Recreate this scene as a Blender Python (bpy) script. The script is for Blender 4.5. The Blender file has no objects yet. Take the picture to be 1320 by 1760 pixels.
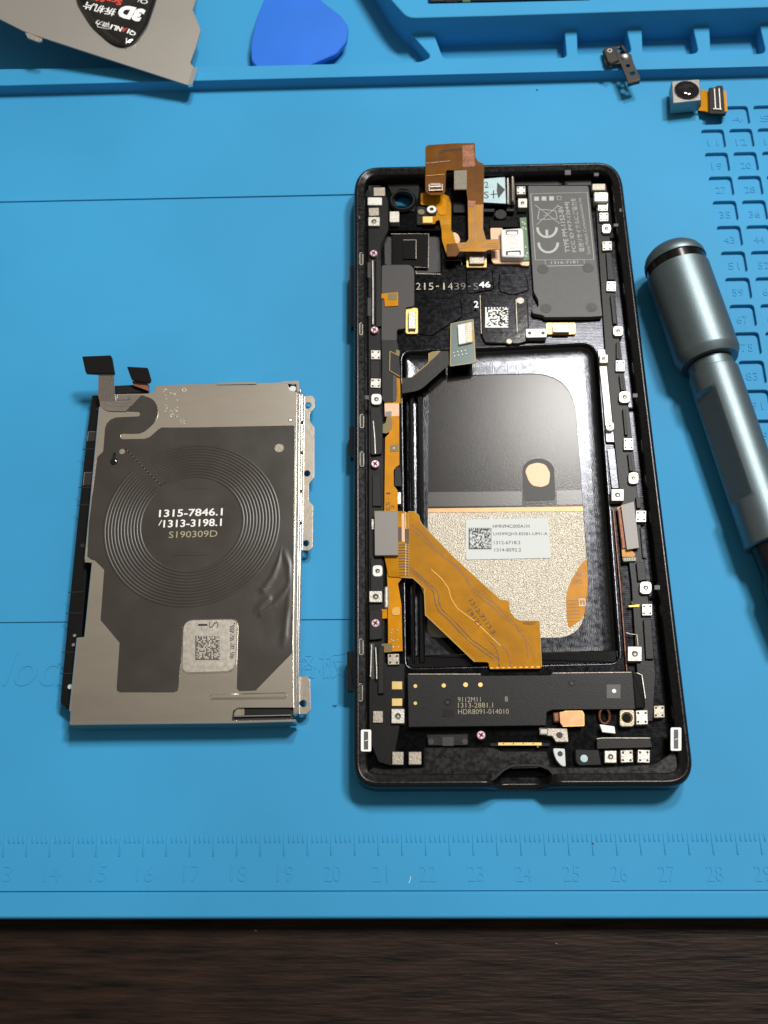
import bpy, math, random
from mathutils import Vector, Matrix, Euler

random.seed(7)
S = 0.001                                   # everything is authored in millimetres, built in metres
scene = bpy.context.scene

# ------------------------------------------------------------------ camera, light, exposure
FOC = 1786.8947
CAM = Vector((7.9896, -25.3939, 229.1916))
ROT = Euler((math.radians(24.03010581), math.radians(1.80535945), math.radians(0.03694328)), 'XYZ')
cam_data = bpy.data.cameras.new('camera')
cam = bpy.data.objects.new('camera', cam_data)
scene.collection.objects.link(cam)
cam.location = CAM * S
cam.rotation_euler = ROT
cam_data.sensor_fit = 'HORIZONTAL'
cam_data.sensor_width = 36.0
cam_data.lens = FOC / 1320.0 * 36.0
cam_data.clip_start = 0.01
cam_data.clip_end = 20.0
cam_data.dof.use_dof = True
cam_data.dof.focus_distance = 0.236
cam_data.dof.aperture_fstop = 45.0
scene.camera = cam

world = bpy.data.worlds.new('World')
scene.world = world
world.use_nodes = True
wn, wl = world.node_tree.nodes, world.node_tree.links
bg = wn['Background']
tc = wn.new('ShaderNodeTexCoord'); nz = wn.new('ShaderNodeTexNoise'); cr = wn.new('ShaderNodeValToRGB')
nz.inputs['Scale'].default_value = 2.6; nz.inputs['Detail'].default_value = 1.5
wl.new(tc.outputs['Generated'], nz.inputs['Vector']); wl.new(nz.outputs['Fac'], cr.inputs['Fac'])
cr.color_ramp.elements[0].position = 0.35; cr.color_ramp.elements[0].color = (.075, .068, .060, 1)
cr.color_ramp.elements[1].position = 0.68; cr.color_ramp.elements[1].color = (.42, .375, .315, 1)
wl.new(cr.outputs['Color'], bg.inputs['Color'])
bg.inputs['Strength'].default_value = 1.0

def area_lamp(name, pos, target, size, power, col):
    ld = bpy.data.lights.new(name, 'AREA'); ld.shape = 'DISK'; ld.size = size * S; ld.energy = power; ld.color = col
    o = bpy.data.objects.new(name, ld); scene.collection.objects.link(o)
    o.location = Vector(pos) * S
    d = Vector(target) - Vector(pos)
    o.rotation_euler = d.to_track_quat('-Z', 'Y').to_euler()
    return o
area_lamp('desk_lamp', (480, 520, 1050), (15, 100, 0), 200, 11.2, (1.0, .97, .92))
area_lamp('ceiling_lamp', (245, 708, 1050), (15, 100, 0), 165, 7.2, (1.0, .97, .92))

scene.view_settings.view_transform = 'Standard'
scene.view_settings.look = 'None'
scene.view_settings.gamma = 1.0
scene.view_settings.use_curve_mapping = False
scene.view_settings.exposure = 0.0

# ------------------------------------------------------------------ from a sighting to a point of the bench, in mm
RM = ROT.to_matrix()
def P(u, v, z=0.0):
    d = RM @ Vector(((u - 660) / FOC, -(v - 880) / FOC, -1.0))
    return CAM + d * ((z - CAM.z) / d.z)
def plane(a, bx, by, x0=0., y0=0.):
    """height function of a tilted plane z = a + bx (x - x0) + by (y - y0)"""
    a = a - bx * x0 - by * y0
    def f(u, v):
        d = RM @ Vector(((u - 660) / FOC, -(v - 880) / FOC, -1.0))
        t = (a + bx * CAM.x + by * CAM.y - CAM.z) / (d.z - bx * d.x - by * d.y)
        return CAM.z + d.z * t
    return f
def mmpp(u, v, z): return (P(u + 1, v, z) - P(u, v, z)).length

CROPS = dict(A=(590, 240, 4.889), B=(840, 270, 4.889), C=(590, 580, 4.889), D=(840, 580, 4.4), E=(590, 860, 4.889), F=(840, 860, 4.4),
             G=(590, 1120, 4.4), H=(890, 1120, 4.125), I=(690, 240, 5.739), J=(620, 600, 6.0), K=(840, 1130, 4.714),
             L1=(90, 590, 5.5), L2=(320, 630, 5.5), L3=(90, 940, 5.5), L4=(320, 940, 5.5),
             T1=(0, 0, 3.667), T2=(360, 0, 3.3), T4=(1010, 50, 4.258), T5=(990, 0, 4.0))
def q(c, *pts):
    x, y, s = CROPS[c]
    return [(x + a / s, y + b / s) for a, b in pts]
def q1(c, a, b): return q(c, (a, b))[0]

# ------------------------------------------------------------------ materials
MATS = {}
def mat(name, col, rough=.5, metal=0., coat=0., cr=.08, var=0., vs=600., bump=0., bs=1500., stretch=(1, 1, 1), rvar=0., spec=.5,
        speck=None, wave=None, vcol=None, detail=4.):
    m = bpy.data.materials.new(name); m.use_nodes = True
    n, l = m.node_tree.nodes, m.node_tree.links
    b = n['Principled BSDF']
    b.inputs['Base Color'].default_value = (*col, 1); b.inputs['Roughness'].default_value = rough
    b.inputs['Metallic'].default_value = metal; b.inputs['Coat Weight'].default_value = coat; b.inputs['Coat Roughness'].default_value = cr
    b.inputs['Specular IOR Level'].default_value = spec
    t = n.new('ShaderNodeTexCoord'); mp = n.new('ShaderNodeMapping'); mp.inputs['Scale'].default_value = stretch
    l.new(t.outputs['Object'], mp.inputs['Vector'])
    def noise(scale, d=detail):
        x = n.new('ShaderNodeTexNoise'); x.inputs['Scale'].default_value = scale; x.inputs['Detail'].default_value = d
        l.new(mp.outputs['Vector'], x.inputs['Vector']); return x
    out = None
    if var:
        x = noise(vs); r = n.new('ShaderNodeValToRGB'); l.new(x.outputs['Fac'], r.inputs['Fac'])
        lo = tuple(c * (1 - var) for c in col) if vcol is None else vcol
        hi = tuple(min(1, c * (1 + var)) for c in col)
        r.color_ramp.elements[0].position = .3; r.color_ramp.elements[0].color = (*lo, 1)
        r.color_ramp.elements[1].position = .7; r.color_ramp.elements[1].color = (*hi, 1)
        out = r.outputs['Color']
    if speck:
        sc, thr, scol = speck
        x = noise(sc, 6.); r = n.new('ShaderNodeValToRGB'); l.new(x.outputs['Fac'], r.inputs['Fac'])
        r.color_ramp.elements[0].position = thr; r.color_ramp.elements[0].color = (0, 0, 0, 1)
        r.color_ramp.elements[1].position = thr + .04; r.color_ramp.elements[1].color = (1, 1, 1, 1)
        mx = n.new('ShaderNodeMix'); mx.data_type = 'RGBA'
        l.new(r.outputs['Color'], mx.inputs['Factor'])
        if out: l.new(out, mx.inputs['A'])
        else: mx.inputs['A'].default_value = (*col, 1)
        mx.inputs['B'].default_value = (*scol, 1); out = mx.outputs['Result']
    if out: l.new(out, b.inputs['Base Color'])
    if rvar:
        x = noise(vs * 1.7); mr = n.new('ShaderNodeMapRange'); l.new(x.outputs['Fac'], mr.inputs['Value'])
        mr.inputs['From Min'].default_value = .3; mr.inputs['From Max'].default_value = .7
        mr.inputs['To Min'].default_value = max(.03, rough - rvar); mr.inputs['To Max'].default_value = min(1, rough + rvar)
        l.new(mr.outputs['Result'], b.inputs['Roughness'])
    h = None
    if bump:
        x = noise(bs); h = x.outputs['Fac']
        bp = n.new('ShaderNodeBump'); bp.inputs['Strength'].default_value = bump; bp.inputs['Distance'].default_value = .0003
        l.new(h, bp.inputs['Height']); l.new(bp.outputs['Normal'], b.inputs['Normal'])
        if coat: l.new(bp.outputs['Normal'], b.inputs['Coat Normal'])
        h = bp
    if wave:
        typ, sc, st, dist = wave
        w = n.new('ShaderNodeTexWave'); w.wave_type = typ; w.inputs['Scale'].default_value = sc; w.inputs['Distortion'].default_value = dist
        w.inputs['Detail'].default_value = 1.; w.inputs['Detail Scale'].default_value = .6
        l.new(mp.outputs['Vector'], w.inputs['Vector'])
        bp = n.new('ShaderNodeBump'); bp.inputs['Strength'].default_value = st; bp.inputs['Distance'].default_value = .0002
        l.new(w.outputs['Fac'], bp.inputs['Height'])
        if h: l.new(h.outputs['Normal'], bp.inputs['Normal'])
        l.new(bp.outputs['Normal'], b.inputs['Normal'])
    MATS[name] = m
    return m

mat('silicone', (.040, .288, .550), .56, var=.11, vs=11., bump=.06, bs=2600., spec=.15, rvar=.06, speck=(1500., .73, (.065, .33, .55)))
mat('silicone_deep', (.040, .288, .550), .6, bump=.05, bs=2600., spec=.15)
mat('desk_wood', (.0150, .0076, .0050), .52, var=.8, vs=560., stretch=(.11, 1.0, 1), bump=.6, bs=1500., detail=14., spec=.14)
mat('rim_black', (.0045, .0045, .005), .28, coat=.1, cr=.2, bump=.05, bs=2600., speck=(2600., .74, (.06, .058, .055)), rvar=.1, spec=.28)
mat('frame_gloss', (.006, .006, .007), .12, coat=.5)
mat('plastic', (.0045, .0045, .005), .38, var=.25, vs=900., bump=.10, bs=3500., spec=.18)
mat('plastic_light', (.0075, .0077, .0085), .42, var=.2, vs=900., bump=.10, bs=3500., spec=.20)
mat('dark_hole', (.004, .004, .0045), .5)
mat('milled', (.017, .0175, .020), .17, metal=1., wave=('RINGS', 700., .02, 3.0), bump=.10, bs=160., rvar=.04)
mat('milled_well', (.046, .0475, .053), .20, metal=1., wave=('BANDS', 900., .035, 9.0), bump=.10, bs=420., rvar=.05)
mat('gloss_black', (.004, .004, .005), .12, coat=.4, bump=.05, bs=900., spec=.4)
mat('film', (.0165, .0145, .013), .21, bump=.06, bs=3000., var=.06, vs=300., spec=.26)
mat('film_band', (.030, .027, .026), .26, bump=.03, bs=2500., spec=.5)
mat('foil', (.36, .33, .275), .45, metal=.75, bump=.55, bs=3600., var=.34, vs=3600., detail=2.)
mat('copper_tape', (.46, .25, .12), .45, metal=.5, var=.1)
mat('copper_peach', (.56, .37, .245), .5, metal=.3, bump=.05)
mat('copper_wire', (.20, .07, .03), .5, metal=.3, var=.4, bump=.3)
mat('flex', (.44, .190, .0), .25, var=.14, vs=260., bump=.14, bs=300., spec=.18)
mat('flex_bright', (.55, .225, .0), .26, var=.12, vs=300., bump=.10, bs=400., spec=.18)
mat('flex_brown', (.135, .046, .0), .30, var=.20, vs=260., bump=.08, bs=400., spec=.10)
mat('flex_edge', (.42, .26, .035), .4)
mat('flex_olive', (.16, .11, .012), .4)
mat('flex_black', (.010, .0095, .009), .4, bump=.08, bs=900., spec=.22)
mat('trace', (.22, .085, .008), .35)
mat('trace_soft', (.33, .125, .0), .3)
mat('trace_dark', (.055, .022, .008), .4)
mat('trace_gold', (.50, .27, .05), .35, metal=.5)
mat('tin', (.43, .41, .37), .44, metal=.7, var=.15, vs=1600., bump=.2, bs=2500.)
mat('tin_bright', (.56, .55, .52), .40, metal=.6, var=.10, vs=1500., bump=.15)
mat('tin_warm', (.30, .27, .225), .44, metal=.7, var=.15, vs=1500., bump=.2, bs=2500.)
mat('gold', (.58, .40, .13), .36, metal=.7, var=.08)
mat('gold_dull', (.50, .36, .14), .4, metal=.8, var=.1)
mat('shield_grey', (.042, .040, .040), .5, bump=.04, spec=.35)
mat('label_grey', (.080, .080, .082), .45, bump=.06, bs=3000., var=.06, spec=.3)
mat('stiffener', (.20, .185, .175), .42, bump=.06, bs=4000.)
mat('print_grey', (.40, .41, .38), .5)
mat('print_dim', (.15, .14, .13), .5)
mat('print_white', (.85, .85, .83), .5)
mat('print_tan', (.36, .32, .21), .5)
mat('print_black', (.010, .010, .010), .5)
mat('print_brown', (.045, .012, .006), .5)
mat('print_red', (.62, .045, .025), .5)
mat('paper', (.62, .66, .66), .6, bump=.03)
mat('cyan_label', (.42, .60, .64), .5, var=.08)
mat('white_plastic', (.66, .67, .68), .4, bump=.03)
mat('pcb_green', (.045, .13, .035), .4, coat=.3)
mat('pcb_teal', (.025, .085, .075), .3, coat=.5, var=.15, vs=900.)
mat('screw_pink', (.80, .52, .62), .3, metal=.8)
mat('steel', (.80, .745, .66), .23, metal=1., var=.02, vs=700., stretch=(.3, 1, 1), bump=.8, bs=60., detail=1.5)
mat('steel_edge', (.80, .80, .78), .22, metal=1.)
mat('steel_flange', (.52, .47, .40), .30, metal=1., var=.08, bump=.05)
mat('graphite', (.034, .029, .024), .36, spec=.5, bump=.16, bs=110., var=.05, vs=80., rvar=.05, detail=2.)
mat('clear_flex', (.20, .175, .15), .28, metal=.3, coat=.5, var=.1)
mat('anodised', (.145, .188, .207), .45, metal=.85, bump=.10, bs=2800., var=.04, vs=700.)
mat('anodised_flat', (.05, .062, .07), .42, metal=.6, bump=.04)
mat('ring_dark', (.030, .028, .028), .2, metal=.9)
mat('shaft_black', (.006, .006, .009), .4, spec=.3)
mat('card_steel', (.25, .235, .215), .50, metal=.7, var=.03, vs=60., bump=.03, bs=900.)
mat('dome_black', (.006, .006, .007), .08, coat=1., cr=.03)
mat('pick_blue', (.018, .155, .68), .40, var=.06, vs=60., bump=.03, bs=700., spec=.3)
mat('lens_black', (.004, .004, .005), .06, coat=1., cr=.03)
mat('bracket_black', (.035, .031, .029), .33, metal=.4)
mat('adhesive', (.20, .175, .13), .6, var=.15, vs=1500., bump=.2)
mat('crumple', (.036, .030, .025), .34, bump=.25, bs=1500., speck=(3600., .58, (.17, .11, .065)), metal=.1)
mat('steel_pale', (.84, .79, .71), .32, metal=1., bump=.05, bs=900., rvar=.03)
mat('sheet_satin', (.034, .029, .024), .31, spec=.5, bump=.16, bs=900.)
mat('camera_steel', (.26, .25, .235), .34, metal=.95, bump=.08, bs=1500.)
mat('tar', (.006, .006, .006), .1, coat=.6)

# ------------------------------------------------------------------ mesh helpers
def area2(p): return sum(p[i][0] * p[(i + 1) % len(p)][1] - p[(i + 1) % len(p)][0] * p[i][1] for i in range(len(p)))
def rnd(pts, r, seg=5):
    """round the corners of a polygon; r is one radius or one per corner"""
    n = len(pts); out = []
    for i, p in enumerate(pts):
        ri = r[i] if isinstance(r, (list, tuple)) else r
        p = Vector(p[:2]); a = Vector(pts[i - 1][:2]); b = Vector(pts[(i + 1) % n][:2])
        da, db = a - p, b - p
        if ri <= 0 or da.length < 1e-6 or db.length < 1e-6: out.append(tuple(p)); continue
        k = min(ri, da.length * .48, db.length * .48)
        s, e = p + da.normalized() * k, p + db.normalized() * k
        for j in range(seg + 1):
            t = j / seg
            out.append(tuple(s * (1 - t) ** 2 + p * 1.0 * 2 * t * (1 - t) + e * t * t))
    return out
def dense(pts, step):
    out = []
    for i, p in enumerate(pts):
        a, b = Vector(p), Vector(pts[(i + 1) % len(pts)])
        n = max(1, int((b - a).length / step))
        out += [tuple(a.lerp(b, j / n)) for j in range(n)]
    return out
def inset(p, d):
    """offset a CCW polygon inwards by d"""
    n = len(p); out = []
    for i in range(n):
        a, b, c = Vector(p[i - 1][:2]), Vector(p[i][:2]), Vector(p[(i + 1) % n][:2])
        e1, e2 = b - a, c - b
        if e1.length < 1e-7: e1 = e2
        if e2.length < 1e-7: e2 = e1
        n1 = Vector((-e1.y, e1.x)).normalized(); n2 = Vector((-e2.y, e2.x)).normalized()
        m = n1 + n2
        if m.length < 1e-4: m = n1.copy()
        m.normalize(); k = max(.5, m.dot(n1))
        o = b + m * (d / k); out.append((o.x, o.y))
    return out

TEXT_CACHE = {}
def text_mesh(s, bold=0., ext=0., shear=0.):
    key = (s, bold, ext, shear)
    if key in TEXT_CACHE: return TEXT_CACHE[key]
    cu = bpy.data.curves.new('lettering', 'FONT'); cu.body = s; cu.size = 10.; cu.resolution_u = 3
    cu.offset = bold; cu.extrude = ext; cu.shear = shear
    o = bpy.data.objects.new('lettering', cu); scene.collection.objects.link(o)
    dg = bpy.context.evaluated_depsgraph_get(); dg.update()
    me = bpy.data.meshes.new_from_object(o.evaluated_get(dg))
    v = [x.co.copy() for x in me.vertices]; f = [tuple(x.vertices) for x in me.polygons]
    bpy.data.objects.remove(o); bpy.data.curves.remove(cu); bpy.data.meshes.remove(me)
    TEXT_CACHE[key] = (v, f)
    return v, f

class MB:
    """collects shapes (in mm) and links them as one mesh object"""
    def __init__(s): s.v, s.f, s.m, s.mats = [], [], [], []
    def mi(s, m):
        if m not in s.mats: s.mats.append(m)
        return s.mats.index(m)
    def add(s, v, f, m):
        o = len(s.v); k = s.mi(m)
        s.v += [tuple(x) for x in v]
        for x in f: s.f.append(tuple(i + o for i in x)); s.m.append(k)
    def poly(s, p, zt, zb, m, bev=0., holes=(), mm=True, side=None):
        """p: mm outline (x, y) or (x, y, z); zt ignored for 3D points"""
        p = list(p)
        if area2(p) < 0: p.reverse()
        if holes: return s._curve(p, zt, zb, m, bev, holes)
        n = len(p)
        z = [(x[2] if len(x) > 2 else zt) for x in p]
        th = zt - zb
        V, F = [], []
        if bev > 0:
            i = inset(p, bev)
            V += [(i[k][0], i[k][1], z[k]) for k in range(n)]
            V += [(p[k][0], p[k][1], z[k] - bev * .8) for k in range(n)]
        else:
            V += [(p[k][0], p[k][1], z[k]) for k in range(n)]
        V += [(p[k][0], p[k][1], z[k] - th) for k in range(n)]
        F.append(tuple(range(n)))
        rows = 2 if bev > 0 else 1
        for r in range(rows):
            for k in range(n):
                j = (k + 1) % n
                F.append((r * n + k, (r + 1) * n + k, (r + 1) * n + j, r * n + j))
        F.append(tuple(reversed(range(rows * n, (rows + 1) * n))))
        s.add(V, F, m)
    def _curve(s, p, zt, zb, m, bev, holes):
        cu = bpy.data.curves.new('outline', 'CURVE'); cu.dimensions = '2D'; cu.fill_mode = 'BOTH'
        for pts in [p] + [list(h) for h in holes]:
            sp = cu.splines.new('POLY'); sp.points.add(len(pts) - 1); sp.use_cyclic_u = True
            for k, x in enumerate(pts): sp.points[k].co = (x[0], x[1], 0, 1)
        b = min(bev, (zt - zb) * .45)
        cu.extrude = (zt - zb) / 2 - b; cu.bevel_depth = b; cu.offset = -b; cu.bevel_resolution = 1
        o = bpy.data.objects.new('outline', cu); scene.collection.objects.link(o)
        dg = bpy.context.evaluated_depsgraph_get(); dg.update()
        me = bpy.data.meshes.new_from_object(o.evaluated_get(dg))
        c = (zt + zb) / 2
        s.add([(x.co.x, x.co.y, x.co.z + c) for x in me.vertices], [tuple(x.vertices) for x in me.polygons], m)
        bpy.data.objects.remove(o); bpy.data.curves.remove(cu); bpy.data.meshes.remove(me)
    def prism(s, pts, zt, zb, m, r=0., bev=0., holes=(), th=None):
        """pts: sightings (u, v); zt a height or a function of (u, v)"""
        if r: pts = rnd(pts, r)
        if callable(zt):
            p = [tuple(P(u, v, zt(u, v))) for u, v in pts]
            s.poly(p, 0, -th, m, bev)
        else:
            p = [tuple(P(u, v, zt))[:2] for u, v in pts]
            hs = []
            for h in holes: hs.append([tuple(P(u, v, zt))[:2] for u, v in h])
            s.poly(p, zt, zb, m, bev, hs)
        return s
    def pad(s, u, v, w, h, zt, zb, m, r=2., bev=.06, ang=0.):
        c, sn = math.cos(math.radians(ang)), math.sin(math.radians(ang))
        pts = [(u + x * c - y * sn, v + x * sn + y * c) for x, y in ((-w / 2, -h / 2), (w / 2, -h / 2), (w / 2, h / 2), (-w / 2, h / 2))]
        return s.prism(pts, zt, zb, m, r, bev)
    def disc(s, u, v, r, zt, zb, m, bev=0., hole=0., seg=28, dome=0.):
        """r, hole in sighting units"""
        k = mmpp(u, v, zt); c = P(u, v, zt); R = r * k; h = hole * k
        prof = [(R, zb), (R, zt - bev), (R - bev, zt)]
        if hole: prof += [(h + bev * .5, zt), (h, zt - bev * .5), (h, zb)]
        elif dome: prof += [(R * math.cos(a), zt + dome * math.sin(a)) for a in (.5, .9, 1.25, 1.5)]
        V, F = [], []
        for rr, z in prof:
            V += [(c.x + rr * math.cos(2 * math.pi * i / seg), c.y + rr * math.sin(2 * math.pi * i / seg), z) for i in range(seg)]
        for a in range(len(prof) - 1):
            for i in range(seg):
                j = (i + 1) % seg
                F.append((a * seg + i, a * seg + j, (a + 1) * seg + j, (a + 1) * seg + i))
        if not hole: F.append(tuple(range((len(prof) - 1) * seg, len(prof) * seg)))
        s.add(V, F, m)
        return s
    def loft(s, rings, m, closed=True):
        n = len(rings[0]); V = [p for r in rings for p in r]; F = []
        for a in range(len(rings) - 1):
            for i in range(n if closed else n - 1):
                j = (i + 1) % n
                F.append((a * n + i, a * n + j, (a + 1) * n + j, (a + 1) * n + i))
        s.add(V, F, m)
        return s
    def ribbon(s, pts, w, z, m, th=.02, closed=False):
        """thin raised strip along sightings; w in sighting units"""
        if closed: pts = list(pts) + [pts[0]]
        L, Rr = [], []
        zz = z if callable(z) else (lambda u, v: z)
        Q = [P(u, v, zz(u, v)) for u, v in pts]
        n = len(Q)
        for i in range(n):
            if closed and i in (0, n - 1): t = Q[1] - Q[n - 2]
            else: t = Q[min(i + 1, n - 1)] - Q[max(i - 1, 0)]
            d = Vector((-t.y, t.x, 0)).normalized() * (w * .5 * mmpp(*pts[i], Q[i].z))
            L.append(Q[i] + d); Rr.append(Q[i] - d)
        V = L + Rr + [p - Vector((0, 0, th)) for p in L] + [p - Vector((0, 0, th)) for p in Rr]
        F = []
        for i in range(n - 1):
            F += [(i, n + i, n + i + 1, i + 1), (2 * n + i, i, i + 1, 2 * n + i + 1), (n + i, 3 * n + i, 3 * n + i + 1, n + i + 1)]
        F += [(0, 2 * n, 3 * n, n), (n - 1, 2 * n - 1, 4 * n - 1, 3 * n - 1)]
        s.add(V, F, m)
        return s
    def text(s, t, u, v, h, z, m, ang=0., w=None, bold=0., ext=0., shear=0.):
        """lettering centred on a sighting; h and w (height, width before turning) in sighting units"""
        V, F = text_mesh(t, bold, ext * 10, shear)
        if not V: return s
        zz = z(u, v) if callable(z) else z
        k = mmpp(u, v, zz)
        x0, x1 = min(p.x for p in V), max(p.x for p in V); y0, y1 = min(p.y for p in V), max(p.y for p in V)
        sy = h * k / max(1e-6, y1 - y0); sx = (w * k / max(1e-6, x1 - x0)) if w else sy
        c = P(u, v, zz); a = math.radians(ang); ca, sa = math.cos(a), math.sin(a)
        out = []
        for p in V:
            x, y = (p.x - (x0 + x1) / 2) * sx, (p.y - (y0 + y1) / 2) * sy
            X, Y = c.x + x * ca - y * sa, c.y + x * sa + y * ca
            Z = zz + (ext if p.z > 0 else -ext) if ext else zz
            if callable(z): Z = zz + s.slope(z, u, v, X - c.x, Y - c.y)
            out.append((X, Y, Z))
        s.add(out, F, m)
        return s
    @staticmethod
    def slope(zf, u, v, dx, dy):
        c = P(u, v, zf(u, v)); a = P(u + 4, v, zf(u + 4, v)) - c; b = P(u, v + 4, zf(u, v + 4)) - c
        nrm = a.cross(b)
        return -(nrm.x * dx + nrm.y * dy) / nrm.z
    def code(s, u0, v0, u1, v1, n, z, m, seed, fill=.5, gap=.0):
        """grid of printed square modules with a solid L border"""
        R = random.Random(seed); V, F = [], []
        for i in range(n):
            for j in range(n):
                on = R.random() < fill
                if i == 0 or j == n - 1: on = True
                elif j == 0: on = i % 2 == 0
                elif i == n - 1: on = j % 2 == 1
                if not on: continue
                a, b = gap / 2, 1 - gap / 2
                o = len(V)
                for x, y in ((i + a, j + a), (i + b, j + a), (i + b, j + b), (i + a, j + b)):
                    V.append(P(u0 + (u1 - u0) * x / n, v0 + (v1 - v0) * y / n, z))
                F.append((o + 3, o + 2, o + 1, o))
        s.add(V, F, m)
        return s
    def lathe(s, o, ax, prof, m, seg=64, clamp=None):
        o, ax = Vector(o), Vector(ax).normalized()
        up = Vector((0, 0, 1)); sd = ax.cross(up).normalized(); up2 = sd.cross(ax).normalized()
        rings = []
        for t, r in prof:
            ring = []
            for i in range(seg):
                a = 2 * math.pi * i / seg
                x, y = math.cos(a) * r, math.sin(a) * r
                if clamp and clamp[0] <= t <= clamp[1]:
                    nx, ny, lim = clamp[2:]
                    dd = x * nx + y * ny
                    if dd > lim: x -= nx * (dd - lim); y -= ny * (dd - lim)
                ring.append(tuple(o + ax * t + sd * x + up2 * y))
            rings.append(ring)
        n = seg
        s.loft(rings, m)
        s.add(rings[0], [tuple(range(n))], m); s.add(rings[-1], [tuple(range(n))], m)
        return s
    def tube(s, pts, r, m, seg=8):
        rings = []
        for i, p in enumerate(pts):
            t = (Vector(pts[min(i + 1, len(pts) - 1)]) - Vector(pts[max(i - 1, 0)])).normalized()
            a = t.cross(Vector((0.1, .2, 1))).normalized(); b = t.cross(a)
            rings.append([tuple(Vector(p) + a * r * math.cos(2 * math.pi * k / seg) + b * r * math.sin(2 * math.pi * k / seg)) for k in range(seg)])
        return s.loft(rings, m)
    def build(s, name, parent=None, label=None, origin=None, smooth=38.):
        me = bpy.data.meshes.new(name)
        off = Vector(origin) if origin is not None else (Vector(parent['base_mm']) if parent is not None else Vector((0, 0, 0)))
        me.from_pydata([((x - off.x) * S, (y - off.y) * S, (z - off.z) * S) for x, y, z in s.v], [], s.f)
        for mm_ in s.mats: me.materials.append(MATS[mm_])
        for i, pl in enumerate(me.polygons): pl.material_index = s.m[i]
        me.validate(); me.update()
        import bmesh
        bm = bmesh.new(); bm.from_mesh(me)
        bmesh.ops.recalc_face_normals(bm, faces=bm.faces)
        bm.to_mesh(me); bm.free()
        if smooth:
            me.polygons.foreach_set('use_smooth', [True] * len(me.polygons))
            me.set_sharp_from_angle(angle=math.radians(smooth))
            me.polygons.foreach_set('use_smooth', [len(p_.vertices) <= 4 and abs(p_.normal.z) < .9995 for p_ in me.polygons])
            me.update()
        o = bpy.data.objects.new(name, me); scene.collection.objects.link(o)
        if parent is not None:
            o.parent = parent
            if parent.type == 'MESH': o['base_mm'] = parent['base_mm']
        else: o.location = off * S
        o['base_mm'] = list(off)
        if label: o['label'] = label
        return o

def thing(name, label, cat, base, group=None):
    o = bpy.data.objects.new(name, None); scene.collection.objects.link(o)
    o.location = Vector(base) * S; o['base_mm'] = list(base); o.empty_display_size = .01
    o['label'] = label; o['category'] = cat
    if group: o['group'] = group
    return o

# ================================================================== the desk under the mat
m = MB()
m.poly([(-700, -300), (700, -300), (700, 700), (-700, 700)], -4.6, -30, 'desk_wood')
desk = m.build('desk', origin=(0, 0, -4.6)); desk['kind'] = 'structure'

# ================================================================== the work mat
mat_t = thing('repair_mat', 'bright blue silicone repair mat with ruler edge, numbered pockets and raised tool tray', 'work mat', (0, 100, -4.5))
XL, XR, YT = -270, 260, 345
slope = (P(1320, 130, 0).y - P(322, 155, 0).y) / (P(1320, 130, 0).x - P(322, 155, 0).x)
def yfront(x): return P(660, 147, 0).y + slope * (x - P(660, 147, 0).x)
y_lip = P(660, 1531, 0).y; y_edge = P(660, 1578, 0).y
m = MB()
m.poly([(XL, y_edge + .4), (XR, y_edge + .4), (XR, yfront(XR) + .8), (XL, yfront(XL) + .8)], -1.0, -4.5, 'silicone')
m.build('mat_base', mat_t)
# surface sheet with the numbered pockets and the sunk magnetic field left open
GX, GY, PX, PY = 83.2557, 203.4605, 7.9765, 8.5783
cells, holes = [], []
for r in range(0, 21):
    for c in range(1, 9):
        x0, y0 = GX + PX * c, GY - PY * r
        p = [(x0 - .15, y0 - 6.6), (x0 + 6.15, y0 - 6.6), (x0 + 6.15, y0 + .15), (x0 - .15, y0 + .15)]
        cells.append((r, c, x0, y0)); holes.append(rnd(p, 1.0, 3))
ya, yb, yc, yd = P(300, 340, 0).y, P(300, 440, 0).y, P(300, 1066, 0).y, P(300, 1217, 0).y
yruler = P(660, 1412, 0).y
holes.append([(XL + 6, yd), (20, yd), (20, ya), (XL + 6, ya)])
m = MB()
m.poly([(XL, y_lip), (XR, y_lip), (XR, yfront(XR) + .4), (XL, yfront(XL) + .4)], 0, -1.05, 'silicone', bev=.14, holes=holes)
m.build('mat_surface', mat_t)
m = MB()
m.poly([(XL + 5, yb), (21, yb), (21, ya + 1), (XL + 5, ya + 1)], -.42, -1.1, 'silicone')
m.poly([(XL + 5, yc), (21, yc), (21, yb), (XL + 5, yb)], -.24, -1.1, 'silicone', bev=.03)
m.poly([(XL + 5, yd - 1), (21, yd - 1), (21, yc), (XL + 5, yc)], -.55, -1.1, 'silicone')
m.build('magnetic_field', mat_t)
m = MB()
m.poly([(XL, y_edge), (XR, y_edge), (XR, y_lip - .12), (XL, y_lip - .12)], .35, -4.5, 'silicone', bev=.45)
m.build('edge_lip', mat_t)
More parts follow.
